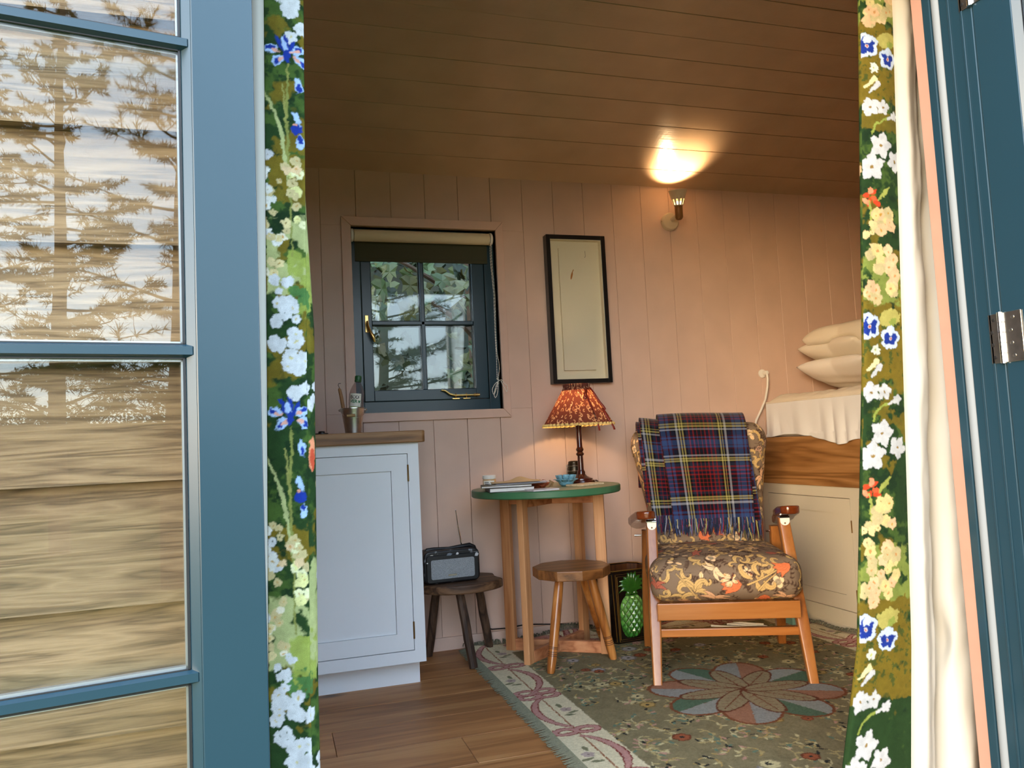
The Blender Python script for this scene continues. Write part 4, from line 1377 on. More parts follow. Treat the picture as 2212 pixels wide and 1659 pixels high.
# ================================================================== ARMCHAIR
CHX, CHY, CHR = 1.467, 2.365, math.atan2(-.406, .914)
ch = thing('armchair', 'wooden open-armed easy chair with brown floral cushions', 'armchair', (CHX, CHY, .006), CHR)
M['chair_wood'] = wood('orange_beech_frame', (108, 60, 24), (146, 90, 42), (164, 108, 56), 'z', .3, .9, coat=.35, ring=3)
M['arm_wood'] = wood('dark_orange_arm', (86, 34, 12), (118, 54, 20), (138, 70, 30), 'y', .2, .9, coat=.8, ring=3)
M['chair_rail'] = wood('orange_beech_rail', (118, 68, 26), (156, 96, 44), (174, 114, 58), 'x', .26, .9, coat=.6, ring=3)
def sq(c, w, d, r=.3, n=3):
    P = []
    for sx, sy, a0 in ((1, 1, 0), (-1, 1, PI / 2), (-1, -1, PI), (1, -1, 1.5 * PI)):
        rr_ = min(w, d) * r
        for i in range(n + 1):
            a = a0 + PI / 2 * i / n
            P.append((c[0] + sx * (w - rr_) + rr_ * math.cos(a), c[1] + sy * (d - rr_) + rr_ * math.sin(a), c[2]))
    return P
def cpart(n, mb_, m, par=None, **kw):
    return obj(n, mb_, m, par or ch, local=True, **kw)
for s_ in (-1, 1):
    fl = []
    for q in np.linspace(0, 1, 9):
        w_ = float(np.interp(q, [0, .35, 1], [.0150, .0200, .0190]))
        fl.append(sq((s_ * (.256 - .021 * q), .19 * q, .528 * q), w_, w_ * 1.15))
    leg = cpart('leg', MB().loft(fl), M['chair_wood'], smooth=True)
    rl = []
    for q in np.linspace(0, 1, 7):
        w_ = float(np.interp(q, [0, .4, 1], [.0150, .0205, .0190]))
        rl.append(sq((s_ * (.262 - .017 * q), .505 - .115 * q, .475 * q), w_, w_ * 1.2))
    cpart('leg', MB().loft(rl), M['chair_wood'], smooth=True)
    cpart('side_rail', MB().prism([(.080, .205), (.455, .165), (.450, .215), (.072, .258)], s_ * .236 - .010, s_ * .236 + .010, 'x'), M['chair_wood'], bevel=.003)
    # arm: paddle that widens and drops towards the back
    pl2 = [(.222, .150), (.240, .134), (.268, .134), (.288, .150), (.294, .200), (.306, .300), (.315, .370), (.306, .430), (.286, .468), (.262, .470), (.246, .440), (.240, .380), (.224, .300), (.218, .210)]
    slope = lambda y: .572 - .19 * max(y - .17, 0) - .25 * max(y - .33, 0) * .4
    V = [(s_ * x, y, slope(y) - .031) for x, y in pl2] + [(s_ * x, y, slope(y)) for x, y in pl2]
    n = len(pl2)
    F = [tuple(range(n)), tuple(range(2 * n - 1, n - 1, -1))] + [(i, n + i, n + (i + 1) % n, (i + 1) % n) for i in range(n)]
    if s_ < 0:
        F = [f[::-1] for f in F]
    arm = cpart('arm', MB().add(V, F), M['arm_wood'], smooth=True, bevel=.008, seg=4)
    lx_, ly_, lz_ = s_ * .2355, .184, .513
    br_ = cpart('bracket', MB().prism([(-.0165 + lx_, lz_ + .014)] + [(lx_ + .0165 * math.cos(PI + PI * i / 10), lz_ + .004 + .016 * math.sin(PI + PI * i / 10)) for i in range(11)] + [(lx_ + .0165, lz_ + .014)], ly_ - .0265, ly_ - .0215, 'y'), M['white_plastic'], arm)
    cpart('bracket_plate', MB().box(lx_ - .018, lx_ + .018, ly_ - .024, ly_ + .012, lz_ + .014, lz_ + .019), M['chrome'], arm, bevel=.001)
    cpart('bracket_pin', MB().tube([(lx_ - .014, ly_ - .012, lz_ + .024), (lx_ + .016, ly_ - .012, lz_ + .024)], .004, 8), M['chrome'], arm, smooth=True)
    cpart('screw', MB().sphere((lx_, ly_ - .0265, lz_ - .004), .003, 8, 6), M['old_brass'], arm, smooth=True)
    cpart('recline_rod', MB().tube([(s_ * .222, .452, .448), (s_ * .292, .452, .448)], .004, 10), M['chrome'], arm, smooth=True)
cpart('front_rail', MB().box(-.240, .240, .030, .054, .204, .262), M['chair_rail'], bevel=.003)
cpart('stretcher', MB().box(-.234, .234, .044, .066, .144, .172), M['chair_rail'], bevel=.003)
cpart('back_stretcher', MB().box(-.246, .246, .462, .482, .16, .19), M['chair_rail'], bevel=.003)

# ---- the print of the cushions: scrolls, lilies and tulips on taupe
TAUPE, BROWN, GOLD, CREAM, CORAL, INK, ROSE, PEACH = (124, 104, 84), (74, 52, 38), (206, 170, 108), (238, 204, 158), (222, 118, 72), (52, 30, 22), (178, 98, 76), (226, 176, 134)
def scroll(c, u, v, ang, L, bend, col=GOLD, w=.0065, line=INK):
    pts, a, x, y = [], ang, u, v
    n = 18
    for i in range(n):
        pts.append((x, y))
        t_ = i / n
        a += bend * (.4 + 1.9 * t_ * t_) / n * 3
        x += math.cos(a) * L / n
        y += math.sin(a) * L / n
    c.stroke(pts, [w * .30, w, w * .85, w * .45], col, line=line, lw=.0011)
    c.stroke(pts[2:-2], [.0003, .0008, .0005], tuple(int(q * .78) for q in col))
def brown_leaf(c, u, v, ang, L, bend):
    pts, a, x, y = [], ang, u, v
    for i in range(12):
        pts.append((x, y))
        a += bend / 12
        x += math.cos(a) * L / 12
        y += math.sin(a) * L / 12
    c.stroke(pts, [.0009, .0012, .0008], BROWN)
    for i in (3, 5, 7, 9, 11):
        s2 = 1 if i % 2 else -1
        a_ = math.atan2(pts[i][1] - pts[i - 1][1], pts[i][0] - pts[i - 1][0]) + s2 * 1.0
        c.stroke(arc(pts[i][0], pts[i][1], .0, a_, a_ + s2 * .9, 6, .014), [.0034, .0026, .0006], BROWN)
def tulip(c, u, v, ang, r, col=CORAL):
    ca, sa = math.cos(ang), math.sin(ang)
    R = lambda p: (u + (p[0] * ca - p[1] * sa) * r, v + (p[0] * sa + p[1] * ca) * r)
    outl = [(0, -.05), (.35, -.55), (.8, -.62), (1.25, -.75), (1.7, -.95), (1.45, -.45), (1.95, -.25), (1.55, .05), (1.9, .42), (1.4, .45), (1.6, 1.0), (1.1, .78), (.6, .68), (.25, .42)]
    c.poly([R(p) for p in outl], col, line=INK, lw=.0012)
    for b in (-.4, -.15, .12, .38):
        c.stroke([R((.2, b * .5)), R((.8, b)), (R((1.35, b * 1.2)))], [.0005, .0008, .0003], tuple(int(q * .80) for q in col))
def rosette(c, u, v, r, n=4, ang=.4, col=CREAM, mid=(176, 158, 128)):
    c.flower(u, v, r, n, col, ang, None, .46, 0, INK)
    c.ellipse(u, v, r * .42, r * .42, 0, mid, line=INK)
    for k in range(8):
        a = k * PI / 4
        c.ellipse(u + math.cos(a) * r * .24, v + math.sin(a) * r * .24, r * .05, r * .05, 0, INK)
def star(c, u, v, r, ang):
    for k in range(5):
        a = ang + k * 2 * PI / 5
        c.ellipse(u + math.cos(a) * r * .6, v + math.sin(a) * r * .6, r * .45, r * .24, a, CREAM, line=INK)
        c.ellipse(u + math.cos(a) * r * .78, v + math.sin(a) * r * .78, r * .2, r * .10, a, (206, 150, 78))
    c.stroke([(u, v), (u + math.cos(ang + .3) * r, v + math.sin(ang + .3) * r)], [r * .16, r * .12], INK)
    for q in (.25, .55, .85):
        c.ellipse(u + math.cos(ang + .3) * r * q, v + math.sin(ang + .3) * r * q, r * .09, r * .05, ang + 1.6, ROSE)
def berries(c, u, v, s_, seed):
    r2 = random.Random(seed)
    for k in range(11):
        c.flower(u + r2.uniform(-1, 1) * s_, v + r2.uniform(-1.3, 1.3) * s_, .0055, 4, (240, 196, 160), r2.uniform(0, 2), ROSE, .5, 0, INK, .25)
def lily(c, u, v, ang, r, col=PEACH):
    for d_ in (-.9, -.35, .2, .75):
        a = ang + d_
        pts = arc(u, v, 0, a, a + .7 * (1 if d_ > 0 else -1), 8, r)
        c.stroke(pts, [r * .10, r * .17, r * .12, .001], col, line=INK)
        c.stroke(pts[1:-1], [.0005, .0007], tuple(int(q * .8) for q in col))
def print_cloth(u0, u1, v0, v1, seed, fixed):
    c = Canvas(u0, u1, v0, v1, 1.0, TAUPE)
    r2 = random.Random(seed)
    for k in range(int((u1 - u0) * (v1 - v0) * 420)):
        brown_leaf(c, r2.uniform(u0, u1), r2.uniform(v0, v1), r2.uniform(0, 6.3), r2.uniform(.05, .085), r2.uniform(-2.4, 2.4))
    pos = []
    def free(u, v, d):
        for (a, b, e_) in pos:
            if math.hypot(a - u, b - v) < d + e_:
                return False
        pos.append((u, v, d))
        return True
    for f in fixed:
        pos.append((f[1], f[2], f[3]))
    todo = []
    for k in range(2600):
        u, v = r2.uniform(u0, u1), r2.uniform(v0, v1)
        kind = r2.choice(['scroll', 'scroll', 'scroll', 'scroll', 'rosette', 'star', 'tulip', 'lily', 'lily', 'berry', 'bud'])
        d = {'scroll': .016, 'rosette': .021, 'star': .022, 'tulip': .030, 'lily': .026, 'berry': .018, 'bud': .012}[kind]
        if free(u, v, d):
            todo.append((kind, u, v, r2.uniform(0, 6.3)))
    for kind, u, v, a in todo:
        if kind == 'scroll':
            s2 = r2.choice([-1, 1])
            scroll(c, u - .02 * math.cos(a), v - .02 * math.sin(a), a, .075, s2 * 1.5)
            scroll(c, u - .02 * math.cos(a), v - .02 * math.sin(a), a - s2 * .5, .05, -s2 * 1.5, w=.005)
    for kind, u, v, a in todo:
        if kind == 'rosette':
            rosette(c, u, v, .020, 4, a)
        elif kind == 'star':
            star(c, u, v, .021, a)
        elif kind == 'tulip':
            tulip(c, u - .02 * math.cos(a), v - .02 * math.sin(a), a, .022, r2.choice([CORAL, ROSE]))
        elif kind == 'lily':
            lily(c, u - .018 * math.cos(a), v - .018 * math.sin(a), a, .045, r2.choice([PEACH, ROSE, CREAM]))
        elif kind == 'berry':
            berries(c, u, v, .012, int(u * 999))
        elif kind == 'bud':
            c.ellipse(u, v, .011, .007, a, CREAM, line=INK)
            c.stroke([(u - .009 * math.cos(a), v - .009 * math.sin(a)), (u + .009 * math.cos(a), v + .009 * math.sin(a))], .0012, (206, 150, 78))
    for f in fixed:
        k = f[0]
        if k == 'tulip':
            tulip(c, f[1], f[2], f[4], f[5])
        elif k == 'rosette':
            rosette(c, f[1], f[2], f[5], 4, f[4])
        elif k == 'star':
            star(c, f[1], f[2], f[5], f[4])
        elif k == 'scroll':
            scroll(c, f[1], f[2], f[4], f[5], f[6], w=.0085)
        elif k == 'stem':
            c.stroke(arc(f[1], f[2], 0, f[4], f[4] + f[6], 10, f[5]), [.003, .0022, .0012], GOLD, line=INK)
        elif k == 'lily':
            lily(c, f[1], f[2], f[4], f[5], f[6])
    # strew a light crackle of yarn
    return c
M['chair_cloth'] = cloth('floral_chair_cloth', .75, 1100, bump=.15, spec=.3)
def rounded_box(hx, hy, hz_, r, res, faces='all', deform=None):
    """returns points (N,3), quads, unrolled (u,v) of a rounded box; front face is -y, top is +z"""
    Vs, Fs, UV = [], [], []
    base = 0
    def face(n1, n2, fn, uvfn):
        nonlocal base
        a, b = np.meshgrid(np.linspace(-1, 1, n1), np.linspace(-1, 1, n2))
        P = fn(a, b)
        Vs.append(P.reshape(-1, 3))
        UV.append(np.stack(uvfn(a, b), -1).reshape(-1, 2))
        idx = np.arange(n1 * n2).reshape(n2, n1) + base
        Fs.append(np.stack([idx[:-1, :-1], idx[:-1, 1:], idx[1:, 1:], idx[1:, :-1]], -1).reshape(-1, 4))
        base += n1 * n2
    nx, ny, nz = [max(int(2 * h / res), 4) for h in (hx, hy, hz_)]
    o = np.ones
    face(nx, nz, lambda a, b: np.stack([a * hx, -hy * np.ones_like(a), b * hz_], -1), lambda a, b: (a * hx, b * hz_))
    face(nx, ny, lambda a, b: np.stack([a * hx, b * hy, hz_ * np.ones_like(a)], -1), lambda a, b: (a * hx, hz_ + (b + 1) * hy))
    face(ny, nz, lambda a, b: np.stack([hx * np.ones_like(a), a * hy, b * hz_], -1), lambda a, b: (hx + (a + 1) * hy, b * hz_))
    face(ny, nz, lambda a, b: np.stack([-hx * np.ones_like(a), -a * hy, b * hz_], -1), lambda a, b: (-hx - (1 - a) * hy, b * hz_))
    face(nx, ny, lambda a, b: np.stack([a * hx, -b * hy, -hz_ * np.ones_like(a)], -1), lambda a, b: (a * hx, -hz_ - (1 - b) * hy))
    face(max(nx // 3, 4), max(nz // 3, 4), lambda a, b: np.stack([-a * hx, hy * np.ones_like(a), b * hz_], -1), lambda a, b: (a * hx, b * hz_))
    V = np.concatenate(Vs)
    h = np.array([hx, hy, hz_])
    q = np.clip(V, -(h - r), h - r)
    d = V - q
    L = np.linalg.norm(d, axis=1, keepdims=True)
    V = q + d / np.maximum(L, 1e-9) * r
    return V, np.concatenate(Fs), np.concatenate(UV)
# seat cushion
V, F, UV = rounded_box(.252, .245, .072, .048, .0026)
fx_, fy_, fz_ = V[:, 0] / .252, V[:, 1] / .245, V[:, 2] / .072
V[:, 2] += .020 * (1 - fx_ ** 2) * (1 - np.clip(fy_, -1, 1) ** 2) * (fz_ > 0) * np.clip(fz_, 0, 1)
V[:, 1] -= .016 * (1 - fx_ ** 4) * (1 - fz_ ** 2) * (fy_ < 0)
V[:, 0] += np.sign(V[:, 0]) * .006 * (1 - fz_ ** 2)
V[:, 2] += .003 * np.sin(V[:, 0] * 60) * (fy_ < -.8) * (fz_ > .5)
V += np.array([0, .262, .335])
cs = print_cloth(-.78, .78, -.60, .62, 11, [
    ('tulip', .110 - .07, -.010, .03, PI + .05, .030), ('tulip', .118, -.050, .03, -PI / 2, .027), ('rosette', .160, -.004, .022, .5, .022),
    ('star', .005, .008, .02, .8, .023), ('star', .062, .034, .02, -.9, .021),
    ('scroll', -.105, -.030, .0, 1.75, .080, .9), ('scroll', -.105, -.02, .0, 1.4, .070, -1.2), ('scroll', -.112, -.015, .0, 2.3, .085, 1.6), ('scroll', -.100, -.045, .0, 2.6, .085, 1.4), ('scroll', -.102, -.03, .0, .5, .065, -1.4), ('stem', -.09, -.085, .01, 1.9, .14, .25),
    ('scroll', .075, .010, .0, 2.9, .080, -1.0), ('scroll', .10, .022, .0, 2.5, .075, -1.5), ('scroll', .09, .0, .0, 4.6, .055, 1.4), ('scroll', .115, .0, .0, 4.9, .06, 1.3), ('stem', .060, -.01, .01, .35, .15, .1), ('stem', .095, -.03, .01, .9, .09, -.2),
    ('lily', -.045, -.068, .03, 1.3, .05, PEACH), ('lily', -.03, .052, .03, 4.0, .048, CREAM), ('tulip', .21, .058, .03, 3.5, .032)])
seat = raw_obj('seat_cushion', V, F, cs.sample(UV[:, 0], UV[:, 1]), M['chair_cloth'], ch)
# back cushion: tapers to the seat, leans back, wings at the top
V, F, UV = rounded_box(.27, .055, .265, .046, .0030)
fz_ = V[:, 2] / .265
fx_ = V[:, 0] / .27
wfac = np.interp(fz_, [-1, -.3, .4, .75, 1], [.80, .86, .98, 1.04, 1.02])
V[:, 0] *= wfac
V[:, 1] -= .020 * (1 - fx_ ** 2) * (1 - fz_ ** 2) * (V[:, 1] < 0)
V[:, 2] += -.030 * np.clip(np.abs(fx_) - .72, 0, 1) ** 1.5 * 6 * (fz_ > .6) * .6
cb = print_cloth(-.42, .42, -.42, .42, 23, [('rosette', .155, -.175, .022, .2, .024), ('tulip', .02, -.20, .03, .2, .03), ('tulip', -.05, -.215, .03, .1, .03)])
colB = cb.sample(UV[:, 0], UV[:, 1])
lean = math.atan2(.150, .475)
Rb = np.array(Matrix.Rotation(-lean, 3, 'X'))
V = V @ Rb.T + np.array([0, .567, .625])
back = raw_obj('back_cushion', V, F, colB, M['chair_cloth'], ch)
cpart('back_frame', MB().box(-.20, .20, .060, .078, -.25, .20, Matrix.Translation((0, .557, .625)) @ Matrix.Rotation(-lean, 4, 'X')), M['chair_rail'], bevel=.003)

# ---- tartan throw folded over the chair back
def hx_(c):
    return np.array(lin(c))
NAVY, BLUE, RED, DKRED, BLACK, YEL, WHT, GRN, SLATE = [hx_(c) for c in ((26, 30, 56), (66, 96, 156), (168, 38, 38), (84, 16, 22), (8, 8, 12), (226, 214, 124), (206, 212, 226), (16, 22, 22), (48, 58, 80))]
sett = [(.016, BLUE), (.004, DKRED), (.007, BLUE), (.005, DKRED), (.012, NAVY), (.004, BLACK), (.006, WHT), (.005, BLACK), (.004, YEL), (.004, BLACK), (.004, YEL), (.006, BLACK)]
for k in range(7):
    sett += [(.009, [SLATE, NAVY, GRN, GRN, GRN, NAVY, SLATE][k]), (.0035, RED)]
sett += [(.009, SLATE), (.006, BLACK), (.004, YEL), (.004, BLACK), (.004, YEL), (.005, BLACK), (.006, WHT), (.004, BLACK), (.012, NAVY), (.005, DKRED), (.007, BLUE), (.004, DKRED)]
sett = [(w * 1.32, c) for w, c in sett]
TOT = sum(w for w, _ in sett)
edge_ = np.cumsum([0] + [w for w, _ in sett])
scol = np.array([c for _, c in sett])
def stripe(x):
    k = np.searchsorted(edge_, np.mod(x, TOT), side='right') - 1
    return scol[np.clip(k, 0, len(scol) - 1)]
def tartan(u, v):
    a, b = stripe(u), stripe(v)
    return np.clip(a * .5 + b * .5, 0, 1) * .50
M['wool'] = cloth('tartan_wool', .95, 700, sheen=.2, bump=.5, spec=.1)
thr = thing('tartan_throw', 'red and blue tartan wool throw with fringe folded over the chair back', 'blanket', (CHX, CHY, .006), CHR)
def back_surface(x, z, off):
    """point on the front of the back cushion in chair coordinates"""
    f = (z - .385) / .475
    return (x, .430 + .150 * f - off, z)
def panel(name, x0t, x1t, x0b, x1b, zb, off, u0, v0, zt=.893, back_len=.22, seed=1):
    nu = int(abs(x1t - x0t) / .0028)
    L1 = zt - zb
    path = []
    for z_ in np.linspace(zb, .868, int((.868 - zb) / .003)):
        y_ = .430 + .150 * (z_ - .385) / .475 - off - .012 * math.sin(PI * min(max((z_ - .4) / .46, 0), 1))
        path.append((y_, z_))
    c_y, c_z, r_ = path[-1][0] + .058 + off, .842, 0
    a0_ = math.atan2(path[-1][1] - c_z, path[-1][0] - c_y)
    R1 = math.hypot(path[-1][0] - c_y, path[-1][1] - c_z)
    for k in range(1, 44):
        a = a0_ - (a0_ - .0) * k / 43
        path.append((c_y + R1 * math.cos(a) * 1.0, c_z + (R1 * .80 + off * .3) * math.sin(a)))
    y_end, z_end = path[-1]
    for q in np.linspace(0, back_len, 50)[1:]:
        path.append((y_end + q * .22, z_end - q))
    path = np.array(path)
    s_len = np.concatenate([[0], np.cumsum(np.hypot(*np.diff(path, axis=0).T))])
    uu_, kk = np.meshgrid(np.linspace(0, 1, nu), np.arange(len(path)))
    f = np.clip((path[kk, 1] - zb) / (.87 - zb), 0, 1)
    f = np.where(kk > len(path) - 50, 1, f)
    x_ = (x0b + (x0t - x0b) * f) + uu_ * ((x1b + (x1t - x1b) * f) - (x0b + (x0t - x0b) * f))
    rip = .004 * np.sin(uu_ * 9 + seed) * (1 - f) + .002 * np.sin(uu_ * 4 + kk * .03)
    P_ = np.stack([x_, path[kk, 0] - np.abs(rip), path[kk, 1] + .006 * np.sin(uu_ * 3.2 + seed) * f], -1)
    colr = tartan(u0 + uu_ * abs(x1t - x0t), v0 + s_len[kk])
    grid_obj(name, P_, colr, M['wool'], thr, thick=.004, local=True)
    return P_[0], colr
p1, c1_ = panel('under_layer', -.238, -.120, -.215, -.115, .520, .022, .055, .030, zt=.88, seed=2)
p3, c3_ = panel('under_edge', -.252, -.216, -.236, -.205, .575, .016, .20, .10, zt=.87, seed=4)
p4, c4_ = panel('under_layer', .10, .190, .10, .205, .490, .020, .21, .13, zt=.88, seed=3)
p2, c2c = panel('top_layer', -.163, .193, -.135, .178, .505, .032, -.004, .004, seed=1)
def fringe(row, colr, n, ln_, off, seed):
    r2 = random.Random(seed)
    mb_ = MB()
    Vc = []
    for k in range(n):
        i = int((k + r2.uniform(.2, .8)) / n * (len(row) - 1))
        p = row[i]
        l_ = ln_ * r2.uniform(.75, 1.1)
        dx, dy = r2.uniform(-.012, .012), r2.uniform(-.004, .006)
        pts = [(p[0], p[1], p[2] + .003), (p[0] + dx * .3, p[1] - .004 - off, p[2] - l_ * .35), (p[0] + dx * .8, p[1] - .003 - off + dy, p[2] - l_ * .7), (p[0] + dx * 1.2, p[1] - off + dy, p[2] - l_)]
        n0 = len(mb_.v)
        mb_.tube(pts, [.0022, .0024, .0022, .0010], 5)
        c_ = stripe(np.array([r2.uniform(0, TOT)]))[0] * .5 + colr[0][i] * .5
        Vc += [c_] * (len(mb_.v) - n0)
    me = bpy.data.meshes.new('fringe')
    me.from_pydata(mb_.v, [], mb_.f)
    a = me.color_attributes.new('Col', 'FLOAT_COLOR', 'POINT')
    c4 = np.ones((len(mb_.v), 4), np.float32)
    c4[:, :3] = np.array(Vc)
    a.data.foreach_set('color', c4.ravel())
    me.materials.append(M['wool'])
    o = bpy.data.objects.new('fringe', me)
    COL.objects.link(o)
    o.parent = thr
    o['kind'] = 'stuff'
fringe(p2, c2c, 120, .062, .002, 1)
fringe(p1, c1_, 34, .070, .000, 2)
fringe(p4, c4_, 26, .075, .000, 3)

# ================================================================== RUG
GX0, GX1, GY0, GY1 = .752, 2.225, 1.36, 3.235
cr = Canvas(GX0, GX1, GY0, GY1, 1.6, (124, 114, 84))
RC = (1.457, 2.29)
n_ = vnoise(cr.h, cr.w, 18, 5, 4)[..., None]
cr.a *= (.82 + .36 * n_)
rg = random.Random(12)
OLIVE2, PALE, DARK2, RUST, PINK2, TEAL2, GREYB, MUST = (168, 152, 104), (188, 176, 132), (44, 46, 42), (146, 84, 56), (176, 136, 118), (96, 118, 100), (164, 158, 152), (170, 142, 84)
def sprig(u, v, a, L, rnd):
    pts = arc(u, v, L * .5, a, a + rnd.uniform(1.6, 2.8) * rnd.choice([-1, 1]), 12, L * .8)
    cr.stroke(pts, [.0030, .0022, .0014], rnd.choice([OLIVE2, PALE, MUST]), rag=.003)
    for p in pts[2::2]:
        b = rnd.uniform(0, 6.3)
        cr.ellipse(p[0] + .012 * math.cos(b), p[1] + .012 * math.sin(b), .011, .0045, b, rnd.choice([OLIVE2, PALE, OLIVE2, TEAL2, DARK2, PINK2]), rag=.004)
for k in range(420):
    sprig(rg.uniform(GX0 + .16, GX1 - .16), rg.uniform(GY0 + .16, GY1 - .16), rg.uniform(0, 6.3), rg.uniform(.04, .09), rg)
for k in range(90):
    u, v = rg.uniform(GX0 + .18, GX1 - .18), rg.uniform(GY0 + .18, GY1 - .18)
    c_ = rg.choice([PALE, PINK2, RUST, RUST, GREYB, MUST])
    r_ = rg.uniform(.014, .026)
    cr.flower(u, v, r_ * 1.25, 6, tuple(int(q * .72) for q in c_), 0, None, .5, .004)
    cr.flower(u, v, r_, 6, c_, 0, DARK2, .45, .004, None, .26)
for k in range(40):
    u, v = rg.uniform(GX0 + .18, GX1 - .18), rg.uniform(GY0 + .18, GY1 - .18)
    a = rg.uniform(0, 6.3)
    cr.stroke(arc(u, v, .012, a, a + 1.6, 6, .02), [.001, .003, .001], DARK2, rag=.003)
# medallion: eight rounded lobes in pairs of colours, eight slim leaves inside
for k in range(8):
    a = k * PI / 4 + .30
    u, v = RC[0] + .20 * math.cos(a), RC[1] + .20 * math.sin(a)
    cr.ellipse(u, v, .115, .092, a, (122, 74, 48), rag=.008)
for k in range(8):
    a = k * PI / 4 + .30
    c1c, c2_ = ((150, 108, 84), (140, 140, 134)) if k % 2 else ((84, 106, 84), (142, 144, 136))
    for s2, cc_ in ((-1, c1c), (1, c2_)):
        pts = [(RC[0] + .02 * math.cos(a), RC[1] + .02 * math.sin(a))]
        for q in range(9):
            b = q / 8
            rr_ = .20 + .105 * math.cos(b * PI / 2)
            off_ = s2 * .082 * math.sin(b * PI / 2)
            pts.append((RC[0] + rr_ * math.cos(a) - off_ * math.sin(a), RC[1] + rr_ * math.sin(a) + off_ * math.cos(a)))
        cr.poly(pts, cc_, rag=.004)
for k in range(8):
    a = k * PI / 4 + .30 + PI / 8
    u, v = RC[0] + .112 * math.cos(a), RC[1] + .112 * math.sin(a)
    cr.ellipse(u, v, .108, .040, a, (142, 128, 98), rag=.003, line=(100, 58, 40), lw=.005)
    cr.stroke([(RC[0], RC[1]), (RC[0] + .205 * math.cos(a), RC[1] + .205 * math.sin(a))], .0022, (112, 66, 44), rag=.003)
    for q in (.06, .09, .12, .15, .18):
        for s2 in (-1, 1):
            x_, y_ = RC[0] + q * math.cos(a), RC[1] + q * math.sin(a)
            cr.stroke([(x_, y_), (x_ + .014 * math.cos(a) - s2 * .024 * math.sin(a), y_ + .014 * math.sin(a) + s2 * .024 * math.cos(a))], .0014, (128, 94, 70))
# cream border with a pink ribbon
BW = .150
def border(axis, pos, lo, hi):
    def T(s2, w):           # s2 along the edge, w inwards
        return {'l': (GX0 + w, s2), 'r': (GX1 - w, s2), 'b': (s2, GY0 + w), 't': (s2, GY1 - w)}[axis]
    cr.poly([T(lo, 0), T(hi, 0), T(hi, BW), T(lo, BW)], (206, 194, 160))
    g = cr
    per = .355
    s2 = lo + .05 + pos
    RB, PK = (120, 52, 44), (178, 132, 122)
    k = 0
    cr.stroke([T(lo, .072), T(hi, .072)], .0022, (138, 84, 56), rag=.002)
    while s2 < hi:
        # double bow
        for dy in ((0, .045) if k % 2 else (.02,)):
            for sd in (-1, 1):
                pts = [T(s2 + dy + .021 * math.sin(b), .072 + sd * (.033 - .033 * math.cos(b))) for b in np.linspace(0, 2 * PI, 16)]
                cr.stroke(pts, .0120, RB, rag=.004)
            for sd in (-1, 1):
                pts = [T(s2 + dy + .021 * math.sin(b), .072 + sd * (.033 - .033 * math.cos(b))) for b in np.linspace(0, 2 * PI, 16)]
                cr.stroke(pts, .0080, PK, rag=.002)
        # swag to the next bow
        sd = 1 if k % 2 else -1
        for w_, c_ in ((.0130, RB), (.0090, PK)):
            pts = [T(s2 + .055 + (per - .08) * q, .072 + sd * .058 * math.sin(q * PI) ** .7) for q in np.linspace(0, 1, 18)]
            cr.stroke(pts, [w_ * .6, w_, w_ * 1.15, w_, w_ * .6], c_, rag=.004)
        # flower spray on the other side
        u_, v_ = T(s2 + .20, .072 - sd * .036)
        cr.flower(u_, v_, .019, 5, (168, 148, 138), .3, (110, 96, 84), .46, .004)
        for q, w2 in ((.15, -.030), (.17, -.050), (.24, -.028)):
            u_, v_ = T(s2 + q, .072 + sd * w2)
            cr.ellipse(u_, v_, .019, .0075, q * 20, (118, 116, 88), rag=.004)
        s2 += per
        k += 1
border('b', 0, GX0, GX1)
border('t', 0, GX0, GX1)
border('l', .05, GY0, GY1)
border('r', .10, GY0, GY1)
st_n = vnoise(cr.h, cr.w, 3, 9, 2)[..., None]
cr.paint_over(.003, 5, 15, .05, 1.02)
cr.a *= (.80 + .40 * st_n)
xs_, ys_ = np.meshgrid(np.arange(GX0, GX1 + 1e-6, .0032), np.arange(GY0, GY1 + 1e-6, .0032))
zz = .0075 + .0012 * np.sin(xs_ * 7 + 1) * np.sin(ys_ * 5)
zz += .030 * np.exp(-((ys_ - 3.205) / .035) ** 2) * np.exp(-((xs_ - 1.22) / .11) ** 2)
zz += .012 * np.exp(-((ys_ - 3.215) / .03) ** 2) * (1 + np.sin(xs_ * 19)) * .5
zz += .016 * np.exp(-((xs_ - 2.19) / .03) ** 2) * (1 + np.sin(ys_ * 17 + 1)) * .5 * (1 - np.exp(-((ys_ - 2.965) / .07) ** 4))
M['wool_rug'] = cloth('rug_wool', .95, 420, bump=.6, spec=.08)
rug = thing('floral_rug', 'sage green wool rug with cream ribbon border and star medallion', 'rug', ((GX0 + GX1) / 2, (GY0 + GY1) / 2, 0))
rg_o = grid_obj('woven_field', np.stack([xs_, ys_, zz], -1), cr.sample(xs_, ys_), M['wool_rug'], rug)
mb = MB()
for a, b, c, d in ((GX0, GX1, GY0, GY0 + .004), (GX0, GX0 + .004, GY0, GY1), (GX1 - .004, GX1, GY0, GY1 - .04)):
    mb.box(a, b, c, d, .0004, .0072)
obj('bound_edge', mb, plain('sage_binding', (112, 112, 90), .9), rug)
M['fringe_sage'] = plain('sage_fringe', (104, 102, 82), .95, var=.2, vscale=200)
mb = MB()
r2 = random.Random(8)
y = GY0
while y < GY1:
    l_ = r2.uniform(.030, .044)
    dy = r2.uniform(-.006, .006)
    mb.tube([(GX0 + .002, y, .0075), (GX0 - l_ * .5, y + dy * .4, .004), (GX0 - l_, y + dy, .0022)], [.0019, .0017, .0009], 4)
    y += .0042
x = GX0
